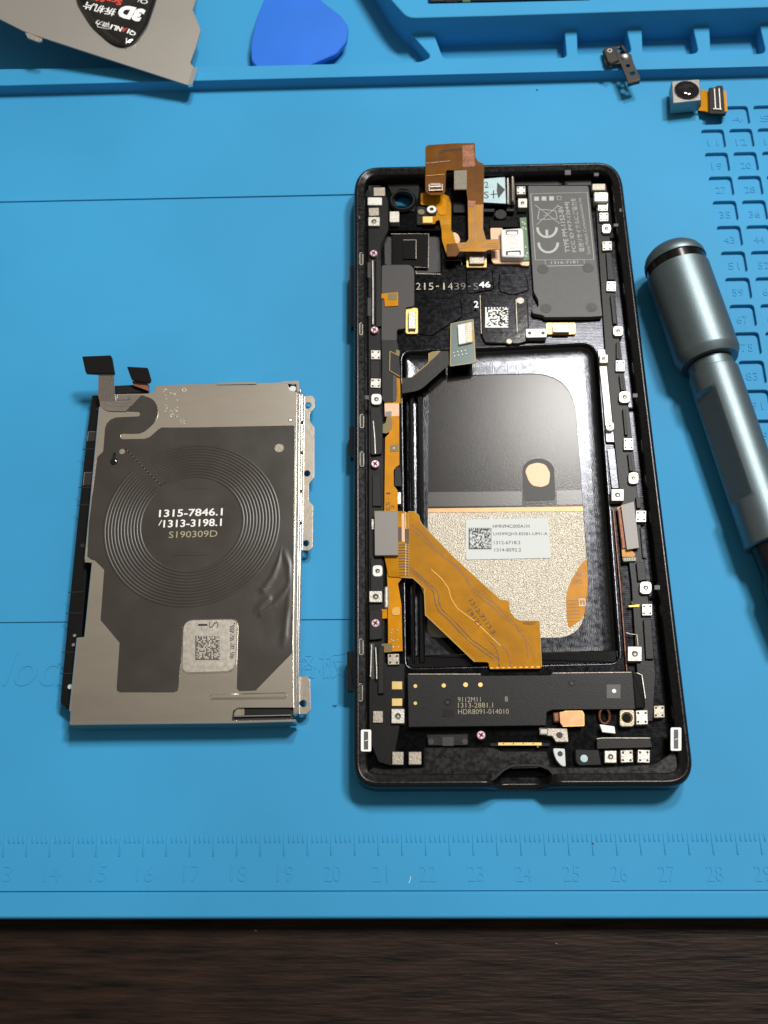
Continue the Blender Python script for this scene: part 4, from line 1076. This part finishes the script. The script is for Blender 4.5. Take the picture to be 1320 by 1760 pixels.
m.prism([(120, 1222), (138, 1222), (140, 1243), (120, 1244)], ZS - 2.4, ZS - 3, 'dark_hole'); m.prism([(128, 1224), (138, 1226), (138, 1240), (128, 1238)], ZS - 1.6, ZS - 2.4, 'tin', 3)
m.prism([(494, 658), (514, 656), (514, 672), (496, 672)], ZS - .8, ZS - 3, 'dark_hole', 2); m.disc(503, 668, 6, ZS - .4, ZS - 1, 'paper', .1)
m.build('corner_cutout', bf)
m = MB()
m.prism([(399, 1216), (504, 1216), (504, 1240), (399, 1242)], ZS - .9, ZS - 3, 'dark_hole', 1)
m.prism([(405, 1217), (420, 1217), (420, 1229), (402, 1230)], ZS - .5, ZS - 1, 'adhesive', 2)
m.prism([(421, 1218), (500, 1217), (500, 1228), (421, 1229)], ZS - .5, ZS - 1, 'flex_black', .5)
m.ribbon([(402, 1231), (500, 1229)], 1.6, ZS - .3, 'steel_edge', .4)
m.build('end_recess', bf)
m = MB()
m.prism(rnd([(360, 1192), (493, 1189), (493, 1200), (360, 1202)], 5, 5), ZS + .45, ZS - .1, 'steel', bev=.4); m.build('stamped_rib', bf)
# flange on the right and lower tab
fl = [(514, 681)] + q('L2', (1190, 275), (1215, 300), (1215, 385), (1168, 440), (1168, 520), (1212, 570), (1210, 1050), (1160, 1105), (1158, 1265), (1200, 1310), (1195, 1710), (1170, 1738)) + [(523, 946), (512, 946)]
fh = [[(x + 5.6 * math.cos(a), y + 5.2 * math.sin(a)) for a in [i * math.pi / 9 for i in range(18)]] for x, y in (q1('L2', 1152, 368), q1('L2', 1143, 1010), q1('L2', 1133, 1670))]
m = MB(); m.prism(fl, 3.0, 2.5, 'steel_flange', bev=.06, holes=fh, r=2)
for u, v in ((1092, 520), (1088, 805), (1082, 1170), (1077, 1470)):
    x, y = q1('L2', u, v); m.disc(x, y, 2.6, 4.3, 3.0, 'ring_dark', .3, seg=12)
m.build('screw_flange', bf); m = MB()
lt = rnd(q('L4', (1060, 1225), (1140, 1222), (1170, 1250), (1178, 1540), (1140, 1580), (1020, 1582)), 3)
lh = [[(q1('L4', 1105, 1480)[0] + 6.2 * math.cos(a), q1('L4', 1105, 1480)[1] + 6 * math.sin(a)) for a in [i * math.pi / 9 for i in range(18)]]]
m.prism(lt, 3.0, 2.5, 'steel_flange', bev=.06, holes=lh)
m.build('screw_flange', bf)
# plastic antenna strip on the left
st = [(158, 679), (172, 679), (176, 690), (150, 960), (130, 1220), (128, 1225), (104, 1209), (104, 1200), (118, 1050), (133, 900), (150, 740)]
m = MB(); m.prism(rnd(st, 3), 3.4, .1, 'plastic', bev=.2)
for v_ in (772, 838, 868, 1018, 1054, 1121, 1158):
    x = 155 - (v_ - 700) * .10
    m.ribbon([(x - 6, v_), (x + 22, v_ - 1)], 1.5, 3.45, 'dark_hole', .1)
strip = m.build('plastic_strip', bf)
for u, v, r, in ((169, 702, 6), (142, 937, 6), (128, 1092, 4.6), (126, 1108, 4.6), (120.5, 1180, 7)):
    b = MB(); b.disc(u, v, r, 3.55, 3.3, 'plastic_light', .08, hole=r * .62, seg=20); b.disc(u, v, r * .62, 3.45, 3.3, 'cyan_label' if r == 7 else ('tin_warm' if r < 5 else 'dark_hole'), seg=16); b.build('eyelet', strip)
for u0, v0, u1, v1 in ((152, 742, 166, 758), (145, 812, 159, 834)):
    b = MB(); b.prism([(u0, v0), (u1, v0), (u1 - 1, v1), (u0 - 2, v1)], 3.5, 3.3, 'dark_hole', 1); b.ribbon([(u0, v0), (u0 - 2, v1)], .9, 3.55, 'tin_warm', .1); b.ribbon([(u0, v0), (u1, v0)], .8, 3.55, 'print_dim', .1); b.build('strip_pocket', strip)
# graphite sheet
gs = q('L1', (1320, 795), (1030, 795), (1000, 815), (960, 850), (920, 885), (870, 902), (660, 905), (643, 893), (640, 880), (648, 860), (665, 850), (740, 852), (820, 850), (870, 830), (920, 790), (965, 745), (995, 690), (1000, 640), (990, 590), (965, 545), (930, 518), (850, 490), (690, 640), (810, 645), (828, 655), (830, 672), (815, 690), (600, 700), (550, 720), (515, 755), (498, 800), (480, 1020), (425, 1075)) + \
    [(152.7, 899), (150, 956), (156, 961), (162.7, 962.7), (179, 979), (172.7, 1065.5), (205.5, 1104.5), (200.5, 1180), (201, 1187), (206, 1189.5), (298, 1189.5), (305, 1187), (307, 1180), (308.5, 1154), (311, 1140), (313.6, 1078), (318, 1070), (326, 1066.4), (400, 1063.6), (407, 1066), (410, 1074.5), (407, 1183), (411, 1187.3), (439, 1186.4), (502, 1122), (504.5, 940), (507, 734), (504, 731)]
m = MB(); m.prism(gs, ZS + .14, ZS + .01, 'graphite', bev=.04)
sheet = m.build('graphite_sheet', bf)
# coil: concentric bands with fine grooves, open along the lead
zc0 = ZS + .14
cc = P(329, 899, zc0); kk = mmpp(329, 899, zc0)
ro, ri = 152 * kk, 86 * kk
a0, a1 = math.radians(135.5), math.radians(135.5 + 346)
NB = 12; dr = (ro - ri) / NB
m = MB()
seg = 150
for b in range(NB):
    r0, r1 = ri + b * dr, ri + (b + 1) * dr
    prof = [(r0 + .03, 0.0), (r0 + .10, .045), (r0 + dr * .5, .055), (r1 - .10, .045), (r1 - .03, 0.0)]
    rings = []
    for rr, z in prof:
        rings.append([(cc.x + rr * math.cos(a0 + (a1 - a0) * i / seg + .25 / rr * 3), cc.y + rr * math.sin(a0 + (a1 - a0) * i / seg + .25 / rr * 3), zc0 + z + .005) for i in range(seg + 1)])
    m.loft(rings, 'graphite', closed=False)
m.build('charging_coil', bf, smooth=60)
m = MB()
lead = [P(215, 771, zc0), P(225, 768, zc0), P(286, 828, zc0), P(277, 835, zc0)]
m.poly([tuple(p)[:2] for p in lead], zc0 + .18, zc0, 'graphite', bev=.06)
for i in range(12):
    t = (i + .3) / 12
    p = P(218 + (277 - 218) * t, 774 + (835 - 774) * t, zc0)
    m.add([(p.x - .08, p.y - .08, zc0 + .2), (p.x + .08, p.y - .08, zc0 + .2), (p.x + .08, p.y + .08, zc0 + .2), (p.x - .08, p.y + .08, zc0 + .2)], [(0, 1, 2, 3)], 'print_grey')
m.build('coil_lead', bf)
m = MB()
m.text('1315-7846.1', 328, 881, 14, zc0 + .03, 'print_white', 1, w=109, bold=.16).text('1313-3198.1', 331, 899, 14, zc0 + .03, 'print_white', 1, w=100, bold=.16).text('/', 275.5, 898.5, 10, zc0 + .03, 'print_white', 0, w=6)
m.text('S190309D', 332, 918, 12, zc0 + .03, 'print_tan', 1, w=83)
m.build('sheet_print', sheet)
m = MB()
m.disc(480, 770, 8, zc0 + .03, zc0, 'tin_warm', seg=20); m.disc(210, 776, 5, zc0 + .03, zc0, 'tin_warm', seg=16)
m.build('sheet_hole', sheet)
m = MB(); m.disc(196, 793, 7, zc0 + .02, zc0, 'tar', .3, dome=.5, seg=20)
m.tube([P(195, 790, zc0 + .2), P(196, 784, zc0 + .2), P(197, 779, zc0 + .1)], .32, 'tar'); m.disc(196, 793, 13, zc0 + .03, zc0, 'graphite', .03, hole=12); m.build('rubber_blob', sheet)
m = MB()
for u, v, w_ in ((338, 838, 22), (372, 866, 20), (315, 866, 18), (330, 952, 34)):
    m.prism(rnd([(u - w_, v - 2), (u + w_, v - 3), (u + w_, v + 2), (u - w_, v + 3)], 3), zc0 + .05, zc0, 'graphite', bev=.05)
m.build('crease', sheet)
RID = [[(481, 944), (474, 975), (468, 992), (452, 1014)], [(489, 948), (497, 975), (499, 1000), (494, 1012), (470, 1040), (447, 1055)], [(499, 1003), (497, 1040), (493, 1062), (489, 1095), (486, 1112)], [(462, 1030), (440, 1048), (424, 1058)]]
def ridge_h(u, v):
    h = 0.
    for pl in RID:
        best = 1e9
        for a, b in zip(pl[:-1], pl[1:]):
            A2, B2 = Vector(a), Vector(b); d = B2 - A2
            t = max(0, min(1, (Vector((u, v)) - A2).dot(d) / d.length_squared))
            best = min(best, (A2 + d * t - Vector((u, v))).length)
        h = max(h, math.exp(-(best / 5.5) ** 2))
    return h
gu, gv = 44, 92
V, F = [], []
for jv in range(gv + 1):
    for iu in range(gu + 1):
        fu, fv = iu / gu, jv / gv
        v = 936 + fv * 182
        ur = 503.5 - max(0, v - 940) * .012; ul = 415 + 30 * fv
        if v < 1010: ul = max(ul, 330 + math.sqrt(max(0, 157 ** 2 - (v - 899) ** 2)))
        u = ul + (ur - ul) * fu
        e = min(1, 5 * fu, 5 * (1 - fu) + .25, 7 * fv, 7 * (1 - fv)); e = max(0, e)
        V.append(tuple(P(u, v, zc0 + .012 + .14 * e * ridge_h(u, v) + .012 * e * math.sin(u * .21 + v * .07) * math.sin(v * .09))))
for jv in range(gv):
    for iu in range(gu):
        o_ = jv * (gu + 1) + iu; F.append((o_, o_ + gu + 1, o_ + gu + 2, o_ + 1))
m = MB(); m.add(V, F, 'graphite'); m.build('wrinkled_area', sheet, smooth=80)
# embossed steel window with code
m = MB(); m.prism(rnd([(313.5, 1064.5), (409.5, 1062.5), (406, 1155), (311, 1158)], [20, 16, 20, 16], 7), ZS + .38, ZS - .1, 'steel_pale', bev=.3)
cw = m.build('embossed_window', bf)
m = MB()
m.code(335.5, 1093, 377.5, 1134.5, 18, ZS + .41, 'print_black', 21, .5, .18)
for g, v in (('新', 1126), ('定', 1111), ('安', 1096), ('昌', 1081)): m.text(g, 399, v, 8, ZS + .41, 'print_black', 90, w=13)
m.text('1', 348.5, 1074, 16, ZS + .41, 'print_black', 90, w=3.5, bold=-.1).text('S', 367, 1074, 16, ZS + .41, 'print_black', 90, w=11, bold=-.2)
m.pad(403, 1072, 2.4, 2.4, ZS + .41, ZS + .38, 'print_black', .8, 0)
m.build('dot_print', cw)
# clear cable leading up to the connector
zf0 = plane(ZS + .25, 0, 0)
yk_ = P(180, 690, ZS).y
zf = plane(ZS + .25, 0, .42, 0, yk_)
m = MB()
m.prism(rnd([(215.5, 707), (244, 679), (222, 679), (203, 679), (199, 690), (171, 690), (174, 699), (183, 706)], [0, 0, 0, 3, 0, 0, 5, 5]), zf0, 0, 'clear_flex', th=.15)
m.prism(rnd([(199, 690), (196.5, 668), (196, 641), (169.5, 641), (168.5, 680), (171, 690)], [0, 3, 0, 0, 4, 0]), zf, 0, 'clear_flex', th=.15)
cf = m.build('clear_cable', bf)
m = MB()
for o in (6, 12, 18):
    m.ribbon(rnd([(170 + o, 642), (169.5 + o, 676), (176 + o, 704 - o * .95), (236 - o * .4, 704 - o)], 14, 6), .8, lambda u, v: max(zf(u, v), ZS + .25) + .06, 'print_dim')
m.build('cable_traces', cf)
m = MB(); m.prism(rnd([(141, 612.5), (190, 610.5), (192, 613), (196.5, 641), (169, 641), (147, 640)], 2), lambda u, v: zf(u, v) + .5, 0, 'flex_black', th=1.0, bev=.08); m.build('connector_cap', cf)
m = MB()
m.prism([(197, 663), (255, 660), (255, 674), (197, 676)], ZS - .6, ZS - 1.6, 'flex_black', 1, .05)
m.prism([(227, 655), (253, 652), (256, 672), (229, 662)], lambda u, v: ZS + .3, 0, 'copper_wire', th=.3)
m.prism(rnd([(218, 630), (254, 632), (260, 653), (257, 658), (226, 652)], 2), lambda u, v: ZS + 1 + (660 - v) * .06, 0, 'flex_black', th=.5, bev=.06)
m.build('black_tail', bf)
m = MB()
for k in range(26):
    u, v = 278 + random.random() * 26, 668 + random.random() * 48
    m.prism([(u, v), (u + 1 + random.random() * 3, v - .6), (u + 1.5 + random.random() * 2, v + 1.6), (u + .4, v + 1.2)], ZS + .05, ZS, 'tin_bright')
m.build('glue_residue', sp_)

# ================================================================== screwdriver
Rc = 8.0
c0, c9 = P(1157, 443, Rc), P(1323, 925, 6.3)
ax = (c9 - c0).normalized(); Lc = (P(1219, 612, Rc) - c0).length
sdv = thing('screwdriver', 'grey anodised metal screwdriver with domed cap lying over the numbered pockets', 'screwdriver', (c0.x, c0.y, 0))
s0 = -3.2
m = MB(); m.lathe(c0, ax, [(s0 - .05, .1), (s0, 1.8), (s0 + .5, 4.0), (s0 + 1.4, 5.9), (s0 + 2.6, 7.1), (s0 + 4.0, 7.75), (s0 + 5.4, 7.95), (s0 + 5.6, 7.85)], 'anodised'); m.build('domed_cap', sdv, smooth=50)
m = MB(); m.lathe(c0, ax, [(s0 + 5.5, 7.4), (s0 + 5.6, 7.6), (s0 + 7.9, 7.6), (s0 + 8.0, 7.4)], 'ring_dark'); m.build('groove_ring', sdv)
m = MB(); m.lathe(c0, ax, [(s0 + 7.95, 7.8), (s0 + 8.1, 7.95), (Lc - .6, 8.0), (Lc - .1, 7.9), (Lc + 1.7, 7.0), (Lc + 1.75, 6.2)], 'anodised'); m.build('spinning_head', sdv)
m = MB(); m.lathe(c0, ax, [(Lc + 1.6, 5.2), (Lc + 2.3, 5.2)], 'dark_hole'); m.lathe(c0, ax, [(Lc + 2.25, 5.5), (Lc + 4.6, 5.55), (Lc + 4.65, 5.4)], 'anodised'); m.build('neck', sdv)
prof = [(Lc + 4.6, 5.9), (Lc + 4.8, 6.1)] + [(Lc + 4.8 + k * .6, 6.15) for k in range(1, 75)] + [(Lc + 50.2, 6.1), (Lc + 50.5, 5.6)]
m = MB(); m.lathe(c0, ax, prof, 'anodised', 96, clamp=(Lc + 10.5, Lc + 39.5, math.cos(.5), math.sin(.5), 5.1)); m.build('grip', sdv, smooth=25)
m = MB(); m.lathe(c0, ax, [(Lc + 50.4, 4.6), (Lc + 50.6, 4.8), (Lc + 58, 4.4), (Lc + 60, 5.2), (Lc + 72, 4.6), (Lc + 74, 2.0), (Lc + 105, 2.0)], 'shaft_black'); m.build('bit_holder', sdv)

# ================================================================== small camera module
cmr = thing('camera_module', 'tiny silver camera module with black round lens and orange connector tail', 'camera module', tuple(P(1182, 185, 0)))
m = MB(); m.prism(q('T4', (615, 382), (820, 366), (832, 520), (625, 543)), 5.2, 1.2, 'camera_steel', 1, .15)
body = m.build('metal_housing', cmr)
m = MB(); m.prism(q('T4', (622, 540), (830, 520), (832, 560), (618, 575)), 1.25, .1, 'plastic', 1, .1)
for u in (640, 790): m.prism(q('T4', (u - 8, 560), (u + 8, 558), (u + 8, 590), (u - 8, 592)), 1.5, .1, 'tin_bright')
m.build('plastic_base', cmr)
m = MB(); m.disc(*q1('T4', 726, 446), 22.4, 5.32, 5.0, 'camera_steel', .05, hole=21.2, seg=40); m.disc(*q1('T4', 726, 446), 21.4, 5.42, 5.0, 'gloss_black', .12, hole=15, seg=40); m.disc(*q1('T4', 726, 446), 15.4, 5.3, 5.0, 'lens_black', .05, dome=.45, seg=36)
m.build('lens', cmr)
m = MB(); m.prism(q('T4', (828, 440), (870, 448), (895, 470), (895, 612), (860, 600), (808, 594), (830, 560)), 1.4, 1.2, 'flex', 1, .02); m.build('ribbon_tail', cmr)
m = MB()
m.prism(q('T4', (888, 428), (930, 425), (950, 412), (988, 412), (1022, 596), (1012, 620), (892, 618)), 2.4, 1.5, 'plastic_light', 1.5, .1)
m.prism(q('T4', (992, 450), (1012, 450), (1024, 600), (1005, 605)), 2.45, 2.3, 'flex_bright', .5)
for k in range(8): m.ribbon(q('T4', (994 + k * 1.2, 462 + k * 17), (1014 + k * 1.2, 460 + k * 17)), .9, 2.5, 'trace_gold')
m.ribbon(q('T4', (928, 435), (936, 580)), 1.6, 2.9, 'tin_bright', .5); m.ribbon(q('T4', (962, 432), (972, 582)), 1.6, 2.9, 'tin_bright', .5)
m.prism(q('T4', (932, 435), (960, 433), (970, 582), (938, 582)), 2.6, 2.4, 'flex_black'); m.ribbon(q('T4', (918, 582), (980, 585)), 1.8, 2.8, 'tin_bright', .4)
m.build('board_connector', cmr)

# ================================================================== small dark bracket on the tray edge
zb_ = lambda u, v: 4.9
brk = thing('metal_bracket', 'small dark metal bracket with holes lying across the raised tray edge', 'bracket', tuple(P(1068, 110, 3.6)))
bo = rnd(q('T5', (182, 345), (205, 325), (325, 312), (350, 362), (380, 372), (395, 430), (442, 532), (442, 545), (358, 566), (305, 434), (252, 442), (240, 463), (200, 432)), 1.2, 3)
bh = [[(q1('T5', u, v)[0] + r * math.cos(a), q1('T5', u, v)[1] + r * .85 * math.sin(a)) for a in [i * math.pi / 8 for i in range(16)]] for u, v, r in ((300, 343, 4.6), (357, 450, 3.4), (387, 504, 4.4))]
m = MB(); m.prism(bo, 5.2, 4.6, 'bracket_black', bev=.1, holes=bh); m.build('plate', brk)
m = MB(); m.prism(q('T5', (188, 345), (208, 330), (262, 322), (300, 412), (240, 440), (215, 420)), 5.9, 5.1, 'bracket_black', 1.5, .3); m.disc(*q1('T5', 232, 346), 4.6, 6.0, 5.7, 'tin_bright', .1, hole=2.8, seg=16); m.build('raised_step', brk)
m = MB(); m.disc(*q1('T5', 335, 388), 6.5, 5.4, 5.1, 'tin_bright', .1, dome=.6, seg=18); m.build('rivet', brk)
m = MB(); m.prism(q('T5', (358, 560), (442, 540), (442, 555), (358, 577)), 5.1, 4.0, 'bracket_black', .5, .1); m.prism(q('T5', (305, 312), (330, 314), (348, 350), (335, 355)), 6.6, 5.1, 'bracket_black', .5, .1); m.build('folded_lip', brk)

# ================================================================== steel opening card with its domed sticker
zk = plane(5.0, -8.5 / 55., 0, P(322, 130, 5).x)
card = thing('opening_card', 'thin grey steel opening card with a glossy black domed sticker, propped on the tray edge', 'opening tool', tuple(P(200, 60, 4)))
m = MB()
co = [(-140, -32), (0, 33), (42, 54)] + [(71, 64), (322, 146), (330, 144), (334, 117), (327, 108), (337, 80), (345, 52), (338, 33), (331, 17), (337, 0), (342, -40), (-140, -160)]
m.prism(dense(co, 20), zk, 0, 'card_steel', th=.4, bev=.05); m.build('steel_blade', card)
m = MB(); m.prism([(43, 56), (50, 57), (72, 66), (72, 71), (66, 72), (48, 65)], lambda u, v: zk(u, v) + .2, 0, 'tin_warm', th=.5); m.prism([(331, 117), (339, 116.5), (331, 144.5), (323, 146)], lambda u, v: zk(u, v) + .5, 0, 'steel_edge', th=.9, r=1); m.build('folded_edge', card)
m = MB()
so_px = rnd([(128, -16), (131, 4), (155, 43), (190, 74), (211, 82), (234, 74), (255, 45), (270, 0), (274, -22), (200, -60)], 12, 5)
cen = (203, 20)
rings = []
for k, (sc, hh) in enumerate(((1.0, .05), (.985, .55), (.95, .95), (.88, 1.2), (.7, 1.38), (.4, 1.45), (.05, 1.46))):
    rings.append([tuple(P(cen[0] + (u - cen[0]) * sc, cen[1] + (v - cen[1]) * sc, zk(cen[0] + (u - cen[0]) * sc, cen[1] + (v - cen[1]) * sc) + hh)) for u, v in so_px])
m.loft(rings, 'dome_black'); dome = m.build('domed_sticker', card, smooth=60)
zs = lambda u, v: zk(u, v) + 1.49
m = MB()
A_ = 168
m.text('3D', 225.5, 22.5, 31, zs, 'print_white', A_ + 2, w=42, bold=.7, shear=.12)
m.text('拆机片', 171, 15, 18, zs, 'print_white', A_, w=54, bold=.1)
for ch, u, v, c_, w_ in (('Q', 228, 56.5, 'print_white', 11), ('i', 220.5, 53.5, 'print_white', 3), ('A', 213, 51, 'print_red', 8), ('N', 205, 49.5, 'print_white', 8), ('L', 197, 47.5, 'print_white', 6), ('i', 191.5, 46, 'print_white', 3)):
    m.text(ch, u, v, 11, zs, c_, A_ - 2, w=w_, bold=.25)
m.text('潜力', 176, 41, 11, zs, 'print_white', A_ - 4, w=22)
m.ribbon([(187, 38), (187, 50), (168, 46), (166, 36)], 1.0, zs, 'print_white', .01)
m.ribbon([(217.5, 65), (217, 75)], 1.6, zs, 'print_white', .01)
m.text('Scr', 196, 2, 13, zs, 'print_red', A_ + 2, w=26, bold=.25); m.text('een', 168, -3, 13, zs, 'print_red', A_ + 2, w=24, bold=.2)
m.text('Qi', 246, 1.5, 12, zs, 'print_white', A_, w=16)
m.build('sticker_print', dome)

# ================================================================== blue plastic pick
zp = plane(1.6, .02, .12, P(440, 110, 1).x, P(440, 110, 1).y)
pk = thing('plastic_pick', 'blue plastic opening pick lying in the tray behind its raised edge', 'opening pick', tuple(P(515, 60, ZF)))
m = MB()
po = rnd([(455, -3), (440, 33), (431, 76), (432, 104), (444, 117), (525, 115), (578, 92), (596, 70), (599, 45), (585, 26), (556, 4), (520, -30), (480, -40)], 6, 4)
m.prism(po, zp, 0, 'pick_blue', th=1.5, bev=.25); m.build('pick_body', pk)

def speck(label, pts, z, th, mt):
    c = P(pts[0][0], pts[0][1], z)
    m = MB(); m.tube([tuple(P(u, v, z + .08 + .1 * (k % 2))) for k, (u, v) in enumerate(pts)], th, mt, 6)
    o = m.build('dust_speck', origin=(c.x, c.y, z)); o['label'] = label; o['category'] = 'dust'
speck('tiny white fibre lying on the ruler beside the number 22', [(706, 1506), (705, 1512), (702.5, 1518)], 0, .05, 'print_white')
speck('tiny dark crumb on the mat beside the lower left edge of the phone', [(572, 1213), (576, 1213.5), (579, 1212)], 0, .16, 'print_black')
speck('tiny pale grain on the dark desk below the steel shield with the coil', [(438, 1599), (441, 1600)], -4.6, .12, 'adhesive')
speck('tiny pale grain on the dark desk below the opened phone', [(955, 1621), (958, 1622.5)], -4.6, .12, 'adhesive')
speck('tiny black speck on the ruler ticks above the number 25', [(1018, 1448), (1020, 1451)], 0, .14, 'print_black')
speck('tiny black speck on the mat below the raised tray edge, above the phone', [(922, 154), (924, 155)], 0, .15, 'print_black')

for o in list(bpy.data.objects):
    if 'base_mm' in o: del o['base_mm']
